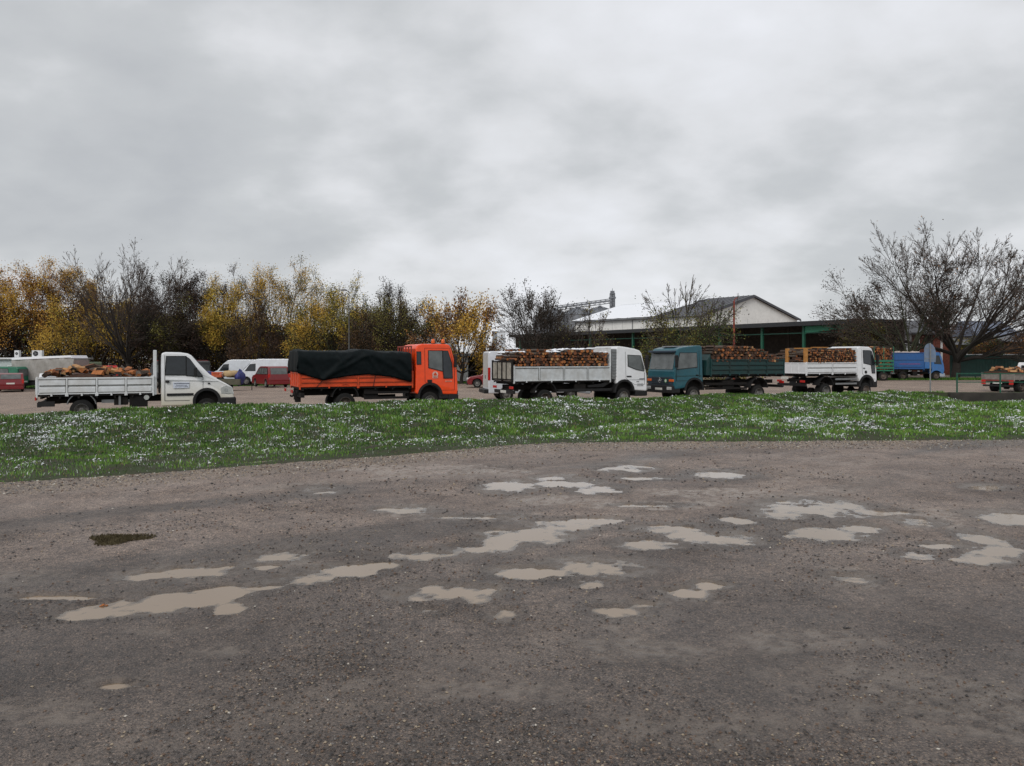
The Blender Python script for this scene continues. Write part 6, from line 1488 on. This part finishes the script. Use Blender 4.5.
T('low brown tree behind the green fence left part', 962, 92, 336, 34, ('brown','olive','gold'), 5000, 0.062, 126, group='low trees behind the green fence')
T('low rust leaved tree behind the green fence at the right edge', 1014, 85, 333, 52, ('brown','rust','maroon'), 4000, 0.09, 127, group='low trees behind the green fence')
T('low dark green tree behind the middle of the green fence', 990, 87, 338, 34, ('dark','green','brown'), 5200, 0.062, 128, group='low trees behind the green fence')
T('low dark tree in front of the brick row building', 868, 80, 322, 46, ('dark','olive','brown'), 3500, 0.09, 129, group='low trees behind the green fence')
T('tall bare tree just outside the right edge', 1075, 84, 250, 90, ('brown','dark'), 1500, 0.08, 130, name='bare_tree')
T('orange tree just outside the left edge', -42, 82, 262, 91, ('brown','rust','orange','gold'), 22400, 0.065, 131, group=GL)
# undergrowth and the wood behind, one mass nobody could count
n = 130000; r = np.random.default_rng(5)
Xu = r.uniform(-66, -3.5, n); Yu = r.uniform(79, 92, n); hh = (6.6+3.0*fbm(Xu*.12, Yu*.12, 301, 3)*2)*(.55+.45*sstep(-2, -14, Xu))
hh = hh*(1-.40*sstep(-26, -16, Xu)); Zu = r.random(n)**.8*hh-.6
c = np.stack([Xu, Yu, Zu], -1); a = r.normal(size=(n,3)); a /= np.linalg.norm(a, axis=1)[:,None]; b = np.cross(a, r.normal(size=(n,3))); b /= np.linalg.norm(b, axis=1)[:,None]; s = (.11*(.5+r.random(n)))[:,None]
V = np.stack([c-a*s*1.3, c-b*s*.6, c+a*s*1.3, c+b*s*.6], 1).reshape(-1, 3)
mi = np.clip((vnoise(Xu*.5, Zu*.7, 9)*3.2+r.random(n)*1.2).astype(int), 0, 4)
st = []; 
for i in range(700):
    x, y = r.uniform(-66, -8), r.uniform(78.5, 90); h = r.uniform(4, 9)*(.5+.5*float(sstep(-6, -22, x))); p0 = np.array([x,y,-.7]); p1 = p0+np.array([r.normal(0,.5), r.normal(0,.5), h]); st.append((p0, p1, .05, .015))
Vt, Ft = tubes(st, 3)
me_ = np_mesh('undergrowth', np.concatenate([V, Vt]), np.concatenate([4*np.arange(n)[:,None]+np.array([[0,1,2,3]]), Ft+len(V)]), np.concatenate([mi, np.full(len(Ft), 0)]))
tag(link('undergrowth', me_, [LM['dark'], LM['maroon'], LM['brown'], LM['olive'], LM['gold']]), 'dark tangled undergrowth between the autumn trees', 'undergrowth', kind='stuff')
# low scrub behind the trucks at the foot of the shed
n = 9000
Xu = r.uniform(0, 22, n); Yu = r.uniform(66, 74, n)+Xu*0; Zu = r.random(n)**1.2*(1.6+1.2*fbm(Xu*.4, Yu*.4, 311, 3))-.4
c = np.stack([Xu, Yu, Zu], -1); a = r.normal(size=(n,3)); a /= np.linalg.norm(a, axis=1)[:,None]; b = np.cross(a, r.normal(size=(n,3))); b /= np.linalg.norm(b, axis=1)[:,None]; s = (.08*(.5+r.random(n)))[:,None]
V = np.stack([c-a*s*1.3, c-b*s*.6, c+a*s*1.3, c+b*s*.6], 1).reshape(-1, 3)
tag(link('scrub', np_mesh('scrub', V, 4*np.arange(n)[:,None]+np.array([[0,1,2,3]]), r.integers(0, 3, n)), [LM['dark'], LM['olive'], LM['brown']]), 'low dark scrub in front of the open shed', 'scrub', kind='stuff')
